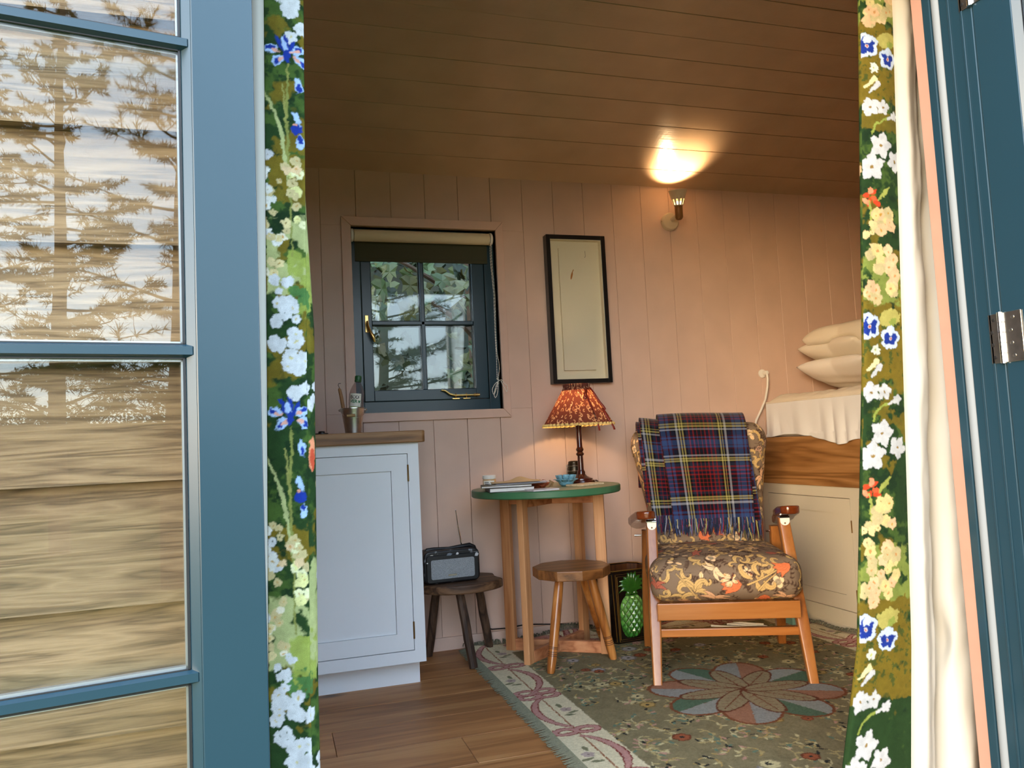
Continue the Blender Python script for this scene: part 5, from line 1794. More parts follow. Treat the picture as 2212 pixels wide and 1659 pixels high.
while x < GX1:
    z_ = .0075 + .030 * math.exp(-((x - 1.22) / .11) ** 2)
    l_ = r2.uniform(.018, .030)
    dx = r2.uniform(-.01, .01)
    mb.tube([(x, GY1 - .002, z_), (x + dx * .5, GY1 + .008, z_ + l_ * .7), (x + dx, GY1 + .016, z_ + l_ * .6), (x + dx * 1.2, GY1 + .02, z_ + .004)], .0021, 4)
    x += .0065
y = GY0
while y < GY1 - .05:
    z_ = .0075 + .008 * (1 + math.sin(y * 17 + 1)) * (1 - math.exp(-((y - 2.965) / .07) ** 4))
    l_ = r2.uniform(.010, .018)
    dy = r2.uniform(-.008, .008)
    mb.tube([(GX1 - .002, y, z_), (GX1 + .006, y + dy * .5, z_ + l_ * .7), (GX1 + .012, y + dy, z_ + l_ * .5)], .0020, 4)
    y += .0070
o = obj('fringe', mb, M['fringe_sage'], rug)
o['kind'] = 'stuff'

# ================================================================== BED SIDE
BXF = 2.25
bed = thing('built_in_bed', 'raised built-in bed with cream panelled base and oak side board', 'bed', (BXF, 2.3, 0))
obj('base', MB().box(BXF + .02, XR - .002, YF + .004, YB - .014, 0, .60), M['cream_paint'], bed)
mb = MB()
for a, b, c, d in ((YF + .004, YB - .014, 0, .090), (YF + .004, YB - .014, .5545, .60), (3.225, YB - .014, .09, .5545), (2.625, 2.672, .09, .5545), (2.02, 2.068, .09, .5545), (YF + .004, 1.46, .09, .5545)):
    mb.box(BXF, BXF + .02, a, b, c, d)
obj('face_frame', mb, M['cream_paint'], bed)
obj('kickboard', MB().box(BXF + .001, BXF + .02, YF + .004, YB - .014, .0, .052).box(BXF - .002, BXF + .003, YF + .004, YB - .014, .0, .030), M['cream_paint'], bed)
for a, b in ((2.672, 3.225), (2.068, 2.625), (1.46, 2.02)):
    g, sw = .0028, .062
    a2, b2, c2_, d2 = a + g, b - g, .09 + g, .5545 - g
    y0, y1 = BXF + .0006, BXF + .019
    dr = obj('door', MB().box(y0, y1, a2, a2 + sw, c2_, d2).box(y0, y1, b2 - sw, b2, c2_, d2).box(y0, y1, a2 + sw, b2 - sw, c2_, c2_ + sw).box(y0, y1, a2 + sw, b2 - sw, d2 - sw, d2), M['cream_paint'], bed)
    obj('panel', MB().box(BXF + .006, BXF + .018, a2 + sw + .0008, b2 - sw - .0008, c2_ + sw + .0008, d2 - sw - .0008), M['cream_paint'], dr)
    for zz in (.44, .16):
        obj('butt_hinge', MB().lathe([(.003, zz - .025), (.003, zz + .025)], 10, Matrix.Translation((BXF - .0005, b - .0005 if a < 2.6 else a + .0005, 0))), M['old_brass'], dr, smooth=True)
obj('side_board', MB().box(BXF - .008, BXF + .022, YF + .004, YB - .014, .600, .815), M['bed_oak'], bed, bevel=.002)
obj('slat_base', MB().box(BXF + .022, XR - .002, YF + .004, YB - .014, .76, .812), M['cream_paint'], bed)

M['sheet'] = plain('white_cotton', (228, 226, 224), .85, bump=.12, bscale=500)
M['quilt'] = plain('ivory_quilted_cotton', (228, 216, 194), .8, bump=.1, bscale=400)
mt = thing('mattress', 'mattress in a white quilted protector on the built-in bed', 'mattress', (2.76, 2.3, .812))
MX0, MX1, MY0, MY1 = BXF + .004, XR - .01, YF + .02, 3.185
V, F, UV = rounded_box((MX1 - MX0) / 2, (MY1 - MY0) / 2, .088, .03, .02)
V += np.array([(MX0 + MX1) / 2, (MY0 + MY1) / 2, .901])
I = np.array(BASE[mt].inverted())
raw_obj('core', V + I[:3, 3], F, None, M['sheet'], mt)
xs_, ys_ = np.meshgrid(np.linspace(MX0 - .004, MX1, 150), np.linspace(MY0, MY1 + .002, 260))
dx = np.minimum(xs_ - (MX0 - .004), .05) / .05
dy = np.minimum(MY1 + .002 - ys_, .05) / .05
ed = np.sqrt(np.clip(dx, 0, 1)) * np.sqrt(np.clip(dy, 0, 1))
q1 = np.abs(np.sin((xs_ * 1.0 + .035 * np.sin(ys_ * 26)) * 42))
q2 = np.abs(np.sin((ys_ * .9 + .03 * np.sin(xs_ * 30)) * 38))
zz = .975 + .036 * ed + .006 * (q1 * q2) ** .5 * ed + .006 * np.sin(ys_ * 6) * ed
grid_obj('quilted_top', np.stack([xs_, ys_, zz], -1), None, M['quilt'], mt)
mb = MB().tube([(MX0 - .005, y, .977) for y in np.linspace(MY0, MY1, 30)] + [(x, MY1 + .003, .977) for x in np.linspace(MX0, MX1, 20)], .0045, 8)
obj('piping', mb, M['quilt'], mt, smooth=True)
ss, tt = np.meshgrid(np.linspace(MY0, MY1 + .002, 420), np.linspace(0, 1, 40))
fold = (.007 * np.sin(ss * 27 + 2.2 * np.sin(ss * 7.3)) + .004 * np.sin(ss * 52 + 2 * tt + 2 * np.sin(ss * 5))) * (.9 + .9 * np.sin(ss * 4.1 + .6) ** 2)
low = .815 - .050 * np.clip((2.86 - ss) / .30, 0, 1) * (.75 + .25 * np.sin(ss * 31)) - .012 * np.sin(ss * 12)
zz = .976 + (low - .976) * tt
xx = MX0 - .006 - .006 * tt - np.abs(fold) * tt * 1.1 * np.clip((3.17 - ss) / .05, 0, 1)
zz = np.where((ss > 2.86), np.maximum(zz, .816), zz)
xx = np.minimum(xx, np.where(zz < .83, BXF - .012, xx))
grid_obj('side_skirt', np.stack([xx, ss, zz], -1), None, M['sheet'], mt, thick=.0015)

from mathutils.bvhtree import BVHTree
SURF = {}
def pillow(name, label, c, L, W, T, rz, lift, mat, droop=0, stripe_amp=0, seed=0, liftpow=1.6, ends=5.0, on=None):
    u, v = np.meshgrid(np.linspace(-1, 1, 80), np.linspace(-1, 1, 56))
    edge = (1 - np.abs(u) ** ends) * (1 - np.abs(v) ** 4.0)
    th_ = T / 2 * np.clip(edge, 0, 1) ** .5
    pinch = 1 - .06 * (1 - np.abs(v)) ** 2 * np.abs(u) ** 3
    pin2 = 1 - .06 * (1 - np.abs(u)) ** 2 * np.abs(v) ** 3
    rs_ = np.random.RandomState(seed)
    n2 = vnoise(56, 80, 14, seed, 3) - .5
    sides = []
    for sgn in (1, -1):
        x = u * L / 2 * pinch
        y = v * W / 2 * pin2
        z = sgn * (th_ + .012 * n2 * edge + stripe_amp * np.sin(u * 34 + v * 3) * edge)
        z = z + lift * np.clip(-u, 0, 1) ** liftpow
        if droop:
            z = z - droop * np.exp(-((u + .30) / .20) ** 2) * np.clip(-v, 0, 1) ** .7 * (1 if sgn < 0 else .25)
        ca, sa = math.cos(rz), math.sin(rz)
        sides.append(np.stack([x * ca - y * sa, x * sa + y * ca, z], -1))
    h, w = u.shape
    V = np.concatenate([sides[0].reshape(-1, 3), sides[1].reshape(-1, 3)])
    idx = np.arange(h * w).reshape(h, w)
    F0 = np.stack([idx[:-1, :-1], idx[:-1, 1:], idx[1:, 1:], idx[1:, :-1]], -1).reshape(-1, 4)
    idx2 = idx + h * w
    F1 = np.stack([idx2[:-1, :-1], idx2[1:, :-1], idx2[1:, 1:], idx2[:-1, 1:]], -1).reshape(-1, 4)
    Fp = np.concatenate([F0, F1])
    if on is not None:                      # settle on the pillow below, pressing in a little
        for i in range(len(V)):
            hit = on.ray_cast(Vector((V[i][0] + c[0], V[i][1] + c[1], 3.0)), Vector((0, 0, -1)))[0]
            if hit is not None:
                V[i][2] = max(V[i][2], hit.z - .001 - c[2] + (.0015 if i < h * w else 0))
    o = raw_obj(name, V, Fp, None, mat, None)
    SURF[name] = BVHTree.FromPolygons([Vector(p) + Vector(c) for p in V], [tuple(int(q) for q in f) for f in Fp])
    o.location = c
    BASE[o] = Matrix.Translation(c)
    md = o.modifiers.new('weld', 'WELD')
    md.merge_threshold = .0005
    return tag(o, label, 'pillow', 'pillows stacked on the bed')
M['satin'] = plain('cream_satin', (230, 220, 200), .38, bump=.05, bscale=60)
M['ivory'] = plain('ivory_cotton', (230, 222, 206), .75, bump=.15, bscale=120)
M['offwhite'] = plain('off_white_striped_cotton', (230, 224, 216), .8, bump=.15, bscale=120)
pillow('striped_pillow', 'lowest off-white pillow of the stack, lying on the mattress', (2.815, 3.0, 1.062), .74, .42, .115, math.radians(3), .085, M['offwhite'], stripe_amp=.0025, seed=1)
pillow('ivory_pillow', 'middle ivory cotton pillow of the stack on the bed', (2.815, 2.985, 1.160), .74, .40, .115, math.radians(-2), .075, M['ivory'], seed=2, on=SURF['striped_pillow'])
pillow('satin_pillow', 'top cream satin pillow of the stack, sagging over the edge', (2.805, 2.935, 1.258), .72, .44, .120, math.radians(2), .012, M['satin'], droop=.12, seed=3, ends=14, on=SURF['ivory_pillow'])

# ================================================================== ON THE BACK WALL
# framed picture
pic = thing('framed_picture', 'tall black box frame with a tiny fish on cream card', 'picture', (1.340, YB, 1.437))
px0, px1, pz0, pz1 = 1.198, 1.485, 1.100, 1.776
M['frame_black'] = plain('black_frame', (14, 12, 12), .35, var=.2, vscale=40)
fw_ = .019
d0, d1 = YB - .044, YB - .002
q = MB().box(px0, px0 + fw_, d0, d1, pz0, pz1).box(px1 - fw_, px1, d0, d1, pz0, pz1).box(px0 + fw_, px1 - fw_, d0, d1, pz0, pz0 + fw_).box(px0 + fw_, px1 - fw_, d0, d1, pz1 - fw_, pz1)
obj('frame', q, M['frame_black'], pic, bevel=.001, seg=1)
M['card'] = plain('cream_card', (228, 216, 192), .85)
mnt = obj('mount', MB().box(px0 + fw_ - .002, px1 - fw_ + .002, YB - .012, YB - .004, pz0 + fw_ - .002, pz1 - fw_ + .002).box(px0 + fw_, px0 + fw_ + .003, d0 + .006, YB - .012, pz0 + fw_, pz1 - fw_).box(px1 - fw_ - .003, px1 - fw_, d0 + .006, YB - .012, pz0 + fw_, pz1 - fw_).box(px0 + fw_, px1 - fw_, d0 + .006, YB - .012, pz0 + fw_, pz0 + fw_ + .003).box(px0 + fw_, px1 - fw_, d0 + .006, YB - .012, pz1 - fw_ - .003, pz1 - fw_), M['card'], pic)
card = obj('raised_card', MB().box(1.262, 1.416, YB - .024, YB - .013, 1.160, 1.718), M['card'], mnt)
# tiny orange fish and a hook drawn on the card
M['fish'] = plain('orange_print', (176, 110, 44), .6)
cxp, czp = 1.328, 1.593
yb_ = YB - .0245
body = [(cxp - .008 + .0055 * math.cos(a) * (1.0) + .004 * math.sin(a) * .9, czp + .018 * math.sin(a) + .004 * math.cos(a)) for a in [2 * PI * i / 16 for i in range(16)]]
fsh = obj('fish', MB().prism(body, yb_ - .0004, yb_, 'y'), M['fish'], card)
obj('tail', MB().prism([(cxp - .004, czp + .014), (cxp + .003, czp + .024), (cxp + .0015, czp + .030), (cxp - .001, czp + .026), (cxp - .006, czp + .016)], yb_ - .0004, yb_, 'y'), M['fish'], card)
obj('fish_hook', MB().tube([(1.392, yb_, 1.708), (1.392, yb_, 1.683), (1.390, yb_, 1.678), (1.387, yb_, 1.680)], .0007, 6), M['hole'], card)
obj('glass', MB().box(px0 + fw_ - .002, px1 - fw_ + .002, d0 + .004, d0 + .006, pz0 + fw_ - .002, pz1 - fw_ + .002), M['clear'], pic)
obj('hanger', MB().tube([(1.325 + .006 * math.cos(a), YB - .006, pz1 + .003 + .006 * math.sin(a)) for a in [2 * PI * i / 12 for i in range(12)]], .0016, 6, loop=True), M['old_brass'], pic, smooth=True)

# wall spotlight
WLX = 1.845
wl = thing('wall_spotlight', 'lit white wall spotlight pointing up at the ceiling', 'wall lamp', (WLX, YB, 1.866))
M['white_metal'] = plain('white_lamp_metal', (206, 192, 166), .45)
M['lamp_wood'] = wood('lamp_wood_sleeve', (104, 70, 36), (140, 98, 56), (160, 116, 70), 'z', .45)
T_ = Matrix.Translation((WLX, YB + .001, 1.866)) @ Matrix.Rotation(PI / 2, 4, 'X')
ros = obj('rose', MB().lathe([(.041, 0), (.043, .004), (.043, .020), (.038, .026), (.001, .028)], 32, T_), M['white_metal'], wl, smooth=True)
obj('screw', MB().sphere((WLX - .040, YB - .012, 1.866), .004, 8, 6), M['old_brass'], ros, smooth=True)
CY = YB - .085
obj('arm', MB().tube([(WLX + .004, YB - .022, 1.872), (WLX + .006, YB - .055, 1.878), (WLX + .009, CY, 1.884)], .0095, 12), M['white_metal'], wl, smooth=True)
AX = Matrix.Translation((WLX + .009, CY, 1.862)) @ Matrix.Rotation(math.radians(10), 4, 'X') @ Matrix.Rotation(math.radians(-5), 4, 'Y')
obj('sleeve', MB().lathe([(.008, -.008), (.014, -.004), (.0185, .004), (.0185, .056), (.017, .058)], 24, AX), M['lamp_wood'], wl, smooth=True)
# cup with slots around its neck
cup = MB()
def cone(z):
    return .0215 + (z - .058) / .072 * .0225
n = 60
V, F = [], []
zs = [.058, .062, .078, .088, .110, .128, .130]
for z_ in zs:
    for i in range(n):
        a = 2 * PI * i / n
        V.append((cone(z_) * math.cos(a), cone(z_) * math.sin(a), z_))
for k in range(len(zs) - 1):
    for i in range(n):
        if zs[k] in (.062, .078) and i % 6 in (1, 2, 3):
            continue
        F.append((k * n + i, k * n + (i + 1) % n, (k + 1) * n + (i + 1) % n, (k + 1) * n + i))
cup.add(V, F, AX)
co = obj('cup', cup, M['white_metal'], wl, smooth='all')
md = co.modifiers.new('thickness', 'SOLIDIFY')
md.thickness = .0016
md.offset = -1
obj('cup_base', MB().lathe([(.001, .0575), (.0205, .0575), (.0205, .0600), (.001, .0600)], 24, AX), M['white_metal'], wl, smooth=True)
spot_b = NT('lit_spot_bulb')
spot_b.t.nodes.remove(spot_b.b)
em = spot_b.n('ShaderNodeEmission')
em.inputs['Color'].default_value = (1.0, .66, .32, 1)
em.inputs['Strength'].default_value = 14
spot_b.l(em.outputs[0], spot_b.out.inputs['Surface'])
obj('bulb', MB().lathe([(.006, .061), (.013, .064), (.016, .072), (.014, .078), (.001, .080)], 20, AX), spot_b.m, wl, smooth=True)
sl = bpy.data.lights.new('spot_light', 'SPOT')
sl.energy = 19.0
sl.color = (1.0, .68, .36)
sl.spot_size = math.radians(120)
sl.spot_blend = .85
sl.shadow_soft_size = .014
so = bpy.data.objects.new('spot_light', sl)
COL.objects.link(so)
so.parent = wl
Lp = AX @ Vector((0, 0, .086))
so.location = BASE[wl].inverted() @ Lp
so.rotation_euler = (AX.to_3x3() @ Matrix.Rotation(PI, 3, 'X')).to_euler()

# round wall switch with a white lead
sw_ = thing('cable_outlet', 'small round white wall outlet with a white lead above the chair', 'outlet', (2.304, YB, 1.127))
T_ = Matrix.Translation((2.304, YB + .001, 1.127)) @ Matrix.Rotation(PI / 2, 4, 'X')
obj('plate', MB().lathe([(.021, 0), (.0205, .006), (.016, .009), (.001, .0095)], 28, T_), M['white_plastic'], sw_, smooth=True)
obj('plug', MB().lathe([(.0105, .008), (.0110, .030), (.009, .036), (.001, .037)], 20, Matrix.Translation((.006, 0, .002)) @ T_), M['white_plastic'], sw_, smooth=True)
obj('lead', MB().tube([(2.310, YB - .030, 1.127), (2.309, YB - .036, 1.10), (2.306, YB - .034, 1.06), (2.292, YB - .030, 1.00), (2.266, YB - .028, .95), (2.236, YB - .024, .90), (2.222, YB - .022, .85), (2.220, YB - .020, .70)], .0052, 8), M['white_plastic'], sw_, smooth=True)
ad = thing('white_adaptor', 'white plug adaptor on the wall between chair back and bed', 'adaptor', (2.240, YB - .02, .835))
obj('body', MB().box(2.214, 2.240, YB - .050, YB, .800, .866), M['white_plastic'], ad, bevel=.004)
obj('clip', MB().tube([(2.232, YB - .052, .860), (2.236, YB - .054, .845), (2.234, YB - .053, .825), (2.230, YB - .052, .815)], .002, 6), M['hole'], ad, smooth=True)

# things on the rug under the chair
single('white_lead', MB().tube([(1.800, 3.060, .016), (1.838, 3.034, .014), (1.880, 3.00, .014), (1.93, 2.955, .014), (1.972, 2.926, .016), (1.990, 2.930, .018), (1.980, 2.962, .018), (1.94, 2.985, .016), (1.89, 3.01, .020), (1.87, 3.04, .018), (1.92, 3.02, .022), (1.965, 2.975, .022), (1.985, 2.945, .024)], .0048, 8), M['white_plastic'], 'coiled white lead lying on the rug under the chair', 'cable', smooth=True)
single('teal_box', MB().box(2.120, 2.205, 2.930, 3.00, .0078, .045), plain('pale_teal_card', (128, 178, 168), .6), 'small pale teal box on the rug behind the chair leg', 'box', bevel=.002)

# ================================================================== CURTAINS
DKG, MIDG, OLV, LIME, PALEG, WHITE, CRM, PCH, BLU, LBL, RED_, ORNG = (38, 64, 30), (78, 104, 44), (122, 104, 30), (150, 164, 74), (176, 182, 122), (208, 210, 210), (204, 188, 136), (232, 192, 146), (30, 56, 150), (170, 196, 232), (214, 70, 36), (232, 150, 110)
def cluster(c, u, v, su, sv, n, col, r, seed, centre=None, pet=5):
    r2 = random.Random(seed)
    for k in range(n):
        a, b = u + r2.uniform(-su, su), v + r2.uniform(-sv, sv)
        rr_ = r * r2.uniform(.65, 1.1)
        c.flower(a, b, rr_, pet, col if not isinstance(col, list) else r2.choice(col), r2.uniform(0, 3), centre if r2.random() < .6 else None, .52, .003, None, .22)
def iris(c, u, v, s_):
    for dx, dz, ang, col in ((-.010, .018, 2.0, BLU), (.000, .020, 1.62, BLU), (.008, .012, 1.15, BLU), (-.003, .014, 1.8, LBL)):
        c.ellipse(u + dx * s_, v + dz * s_, .017 * s_, .0042 * s_, ang, col, .002)
    for dx, dz, ang in ((-.026, .010, -.25), (-.014, -.010, .9), (.026, -.010, -.6), (.020, .010, .35)):
        c.ellipse(u + dx * s_, v + dz * s_, .013 * s_, .0085 * s_, ang, LBL, .004)
        c.ellipse(u + dx * 1.1 * s_, v + dz * 1.25 * s_, .008 * s_, .0042 * s_, ang, BLU, .005)
        c.ellipse(u + dx * .75 * s_, v + dz * .75 * s_, .007 * s_, .0034 * s_, ang, (228, 170, 150), .004)
    c.ellipse(u, v - .002 * s_, .006 * s_, .011 * s_, 0, BLU, .003)
def pansy(c, u, v, r, ang=0.0):
    c.flower(u, v, r * 1.15, 5, (206, 222, 240), ang, None, .5, .004)
    c.flower(u, v, r * .82, 5, BLU, ang, None, .42, .006)
    c.ellipse(u + .1 * r, v + .55 * r, r * .38, r * .30, .4, (206, 222, 240), .006)
    c.ellipse(u, v - .05 * r, r * .17, r * .17, 0, WHITE)
    c.ellipse(u, v - .05 * r, r * .09, r * .09, 0, RED_)
def jasmine(c, u, v, r, ang):
    c.flower(u, v, r, 5, WHITE, ang, None, .40, .003, None, .2, tip=True)
    c.ellipse(u, v, r * .15, r * .13, 0, (150, 120, 60), .002)
def bud(c, u, v, ang, L, col=WHITE):
    c.stroke([(u, v), (u + L * math.cos(ang), v + L * math.sin(ang))], [L * .10, L * .16, L * .24], col, rag=.003)
def ground_cloth(c, seed):
    c.blotch(c.u0, c.u0 + c.w / c.k, 0, 2.1, MIDG, .50, .03, seed, .75, .10)
    c.blotch(c.u0, c.u0 + c.w / c.k, 0, 2.1, (26, 48, 26), .56, .02, seed + 1, .8, .05)
    c.blotch(c.u0, c.u0 + c.w / c.k, 0, 2.1, OLV, .60, .045, seed + 2, .8, .05)
REP = .65
cl = Canvas(-.02, .42, 0, 2.1, 1.0, DKG)
ground_cloth(cl, 31)
for k in range(-1, 4):
    z = 1.569 - REP * k          # height of one iris of the repeat
    U = lambda px: (px - 575) * .00082
    Z = lambda py: z - (py - 110) * .000835
    cl.blotch(-.02, .09, Z(420), Z(330), OLV, .33, .02, 60 + k, .9, .08)
    cl.blotch(.0, .09, Z(640), Z(470), PALEG, .36, .03, 70 + k, .95, .06)
    cl.blotch(.035, .09, Z(700), Z(540), LIME, .38, .03, 80 + k, .9, .06)
    cl.blotch(.03, .08, Z(700), Z(620), (70, 118, 64), .42, .02, 84 + k, .9, .05)
    cl.stroke([(U(572), Z(200)), (U(590), Z(240)), (U(606), Z(285)), (U(616), Z(350)), (U(622), Z(400))], [.0016, .0036, .0022], PALEG, .002)
    cl.stroke([(U(622), Z(140)), (U(622), Z(200)), (U(618), Z(260)), (U(622), Z(360)), (U(625), Z(420)), (U(628), Z(560))], [.0014, .0030, .0022, .0014], (136, 140, 72), .002)
    cl.stroke([(U(612), Z(185)), (U(614), Z(230)), (U(618), Z(270))], [.0008, .0022, .0016], (146, 146, 80), .002)
    cluster(cl, U(582), Z(430), .012, .08, 16, [WHITE, CRM, (226, 226, 216)], .0095, 11 + k, (196, 160, 96))
    cluster(cl, U(640), Z(430), .012, .065, 14, [(224, 222, 150), CRM, (232, 230, 180)], .0095, 21 + k, (196, 160, 96))
    cluster(cl, U(620), Z(395), .02, .03, 8, [CRM, (224, 196, 150)], .008, 25 + k, (206, 150, 80))
    cluster(cl, U(596), Z(545), .018, .05, 12, [CRM, (222, 206, 150), (232, 224, 196)], .0085, 31 + k, (206, 160, 90))
    cluster(cl, U(605), Z(620), .020, .02, 6, WHITE, .010, 41 + k)
    cluster(cl, U(610), Z(690), .020, .028, 12, WHITE, .0125, 51 + k, (196, 176, 110))
    cluster(cl, U(598), Z(755), .010, .012, 3, WHITE, .013, 53 + k)
    cluster(cl, U(638), Z(790), .018, .060, 17, WHITE, .0135, 61 + k, (206, 196, 140))
    iris(cl, U(620), Z(120), 1.0)
    cl.ellipse(U(645), Z(185), .0065, .014, .15, LBL, .004)
    cl.ellipse(U(646), Z(190), .003, .010, .15, BLU, .004)
    cl.ellipse(U(640), Z(283), .010, .009, 0, BLU, .003)
    cl.ellipse(U(640), Z(258), .005, .014, .4, LBL, .003)
    cl.ellipse(U(648), Z(312), .0075, .013, 0, LBL, .004)
    cl.ellipse(U(647), Z(306), .0045, .007, 0, BLU, .003)
    cl.ellipse(U(636), Z(272), .0035, .003, 0, (228, 160, 130), .002)
    # beyond the leading edge: the next flowers of the cloth
    cl.ellipse(.086, Z(975), .008, .028, 0, ORNG, .003)
    cl.ellipse(.087, Z(985), .006, .019, .1, (206, 84, 56), .004)
    cluster(cl, .088, Z(850), .008, .03, 4, WHITE, .010, 91 + k)
    cl.blotch(.07, .13, Z(1430), Z(1180), PALEG, .30, .03, 95 + k, .9, .06)
    cluster(cl, .20, Z(300), .10, .16, 34, [WHITE, CRM, PCH], .016, 101 + k, (196, 150, 90))
    jasmine(cl, .16, Z(700), .03, .3)
    pansy(cl, .24, Z(620), .026)
    pansy(cl, .32, Z(250), .026, .7)

crr = Canvas(-.02, .48, 0, 2.1, 1.0, DKG)
ground_cloth(crr, 47)
for k in range(-2, 3):
    z = 1.041 - REP * k           # height of one small pansy of the repeat
    U = lambda px: (px - 1872) * .00122 + .006
    Z = lambda py: z - (py - 732) * .00106
    crr.blotch(-.02, .16, Z(850), Z(640), OLV, .24, .025, 160 + k, .95, .10)
    crr.blotch(-.02, .16, Z(850), Z(640), (70, 84, 34), .60, .010, 161 + k, .9, .05)
    crr.blotch(-.02, .16, Z(665), Z(540), (136, 150, 70), .42, .025, 162 + k, .9, .06)
    crr.ellipse(U(1925), Z(690), .030, .020, .2, (186, 178, 96), .008)
    crr.ellipse(U(1932), Z(700), .012, .009, .6, (150, 164, 76), .008)
    cluster(crr, U(1912), Z(590), .036, .055, 22, [PCH, CRM, (226, 206, 140), (236, 204, 156)], .016, 111 + k, (206, 150, 90))
    cluster(crr, U(1885), Z(640), .016, .02, 6, [PCH, CRM], .014, 121 + k, (206, 150, 90))
    pansy(crr, U(1925), Z(732), .023, .2)
    pansy(crr, U(1878), Z(706), .026, .5)
    crr.flower(U(1892), Z(757), .012, 6, (226, 232, 214), .2, (200, 206, 120), .4, .005)
    bud(crr, U(1874), Z(800), .7, .030, (236, 226, 170))
    bud(crr, U(1882), Z(812), .75, .030, WHITE)
    jasmine(crr, U(1882), Z(845), .022, .6)
    jasmine(crr, U(1910), Z(845), .018, 1.5)
    crr.stroke([(U(1886), Z(905)), (U(1892), Z(885)), (U(1912), Z(872)), (U(1922), Z(868))], [.0022, .003, .002], (150, 164, 74), .003)
    bud(crr, U(1920), Z(870), .35, .024)
    crr.flower(U(1940), Z(862), .012, 5, WHITE, .2, None, .35, .004)
    jasmine(crr, U(1905), Z(930), .029, 1.3)
    jasmine(crr, U(1886), Z(976), .031, .35)
    jasmine(crr, U(1940), Z(962), .024, 1.0)
    for du, dz_, a_, c_ in ((-.008, .004, .2, RED_), (.008, .010, .5, RED_), (-.002, -.012, 1.2, RED_), (.012, -.006, -.5, (226, 96, 56)), (-.012, -.010, 2.2, ORNG), (.002, .014, 1.5, ORNG), (.018, -.016, -.4, RED_)):
        crr.ellipse(U(1882) + du, Z(1042) + dz_, .0095, .0060, a_, c_, .004)
    crr.stroke([(U(1900), Z(1050)), (U(1910), Z(1036)), (U(1922), Z(1022))], [.0024, .0062, .0026], (164, 172, 84), .004)
    crr.stroke([(U(1884), Z(1115)), (U(1884), Z(1075)), (U(1880), Z(1052))], [.002, .0034, .002], (164, 172, 84), .004)
    cluster(crr, U(1912), Z(1092), .026, .026, 14, [(238, 206, 140), PCH, CRM], .014, 131 + k, (196, 150, 60))
    cluster(crr, U(1885), Z(1130), .02, .03, 7, [CRM, (236, 210, 150)], .010, 141 + k)
    cluster(crr, .22, Z(900), .07, .15, 26, [WHITE, PCH, CRM], .018, 151 + k, (196, 150, 90))
    pansy(crr, .30, Z(700), .026)
    pansy(crr, .20, Z(620), .024)
    jasmine(crr, .36, Z(980), .03, .2)

cl.paint_over(.0035, 7, 5, .22, .95)
crr.paint_over(.0035, 7, 9, .22, .64)
M['linen'] = cloth('floral_linen', .9, 850, bump=.3, spec=.15)
t = NT('cream_lining')
t.set(rough=.55, spec=.3)
t.b.inputs['Base Color'].default_value = (*lin(180, 176, 165), 1)
n1 = t.n('ShaderNodeTexNoise', Scale=9.0, Detail=3.0)
t.l(t.coords((1, 1, .35)), n1.inputs['Vector'])
t.bump(n1.outputs['Fac'], .35, .01)
M['lining'] = t.m
def resample(ctrl, n):
    """ctrl: (rows, k, 2) plan points; returns (rows, n, 2) and the running length"""
    seg = np.linalg.norm(np.diff(ctrl, axis=1), axis=2)
    s_ = np.concatenate([np.zeros((len(ctrl), 1)), np.cumsum(seg, 1)], 1)
    out = np.empty((len(ctrl), n, 2))
    ln_ = np.empty((len(ctrl), n))
    for i in range(len(ctrl)):
        q = np.linspace(0, s_[i, -1], n)
        out[i, :, 0] = np.interp(q, s_[i], ctrl[i, :, 0])
        out[i, :, 1] = np.interp(q, s_[i], ctrl[i, :, 1])
        ln_[i] = q
    return out, ln_
def smooth_ctrl(pts, n=90):
    """Catmull-Rom in plan for every row"""
    k = pts.shape[1]
    tq = np.linspace(0, k - 1 - 1e-6, n)
    i = tq.astype(int)
    f = (tq - i)[None, :, None]
    g = lambda j: pts[:, np.clip(j, 0, k - 1)]
    p0, p1, p2, p3 = g(i - 1), g(i), g(i + 1), g(i + 2)
    return .5 * (2 * p1 + (p2 - p0) * f + (2 * p0 - 5 * p1 + 4 * p2 - p3) * f ** 2 + (3 * p1 - p0 - 3 * p2 + p3) * f ** 3)
def rows_of(zs, fn):
    return np.array([fn(z_) for z_ in zs])
def lift(plan, zs):
    return np.concatenate([plan, np.broadcast_to(np.asarray(zs)[:, None, None], plan.shape[:2] + (1,))], -1)

# right-hand curtain
cR = thing('floral_curtain', 'floral green curtain with white lining bunched by the bed', 'curtain', (1.40, 1.41, 0))
xl_ = lambda z_: float(np.interp(z_, [0, .15, .38, 1.0, 1.8, 2.1], [1.088, 1.119, 1.177, 1.252, 1.321, 1.345]))
xb_ = lambda z_: float(np.interp(z_, [0, .37, 1.0, 1.8, 2.1], [1.268, 1.309, 1.353, 1.409, 1.425]))
def band_R(z_):
    a, b = xb_(z_), xl_(z_)
    w1 = .003 * math.sin(z_ * 7)
    return [(a + .004, 1.404), (a - .3 * (a - b), 1.399 + w1), (a - .65 * (a - b), 1.399 + w1), (b + .008, 1.401), (b, 1.405), (b - .001, 1.412), (b + .008, 1.418), (b + .03, 1.420)]
zs = np.arange(.012, 2.03, .0017)
pl3, ln3 = resample(smooth_ctrl(rows_of(zs, band_R), 60), 112)
Uc = (ln3[:, -1:] - ln3) * 0 + (np.array([xb_(q) - xl_(q) for q in zs])[:, None] + .006 - ln3)
Vc = np.broadcast_to(zs[:, None], Uc.shape)
grid_obj('printed_edge', lift(pl3, zs), crr.sample(np.where(Uc < 0, np.abs(Uc) + .13, Uc), Vc), M['linen'], cR)
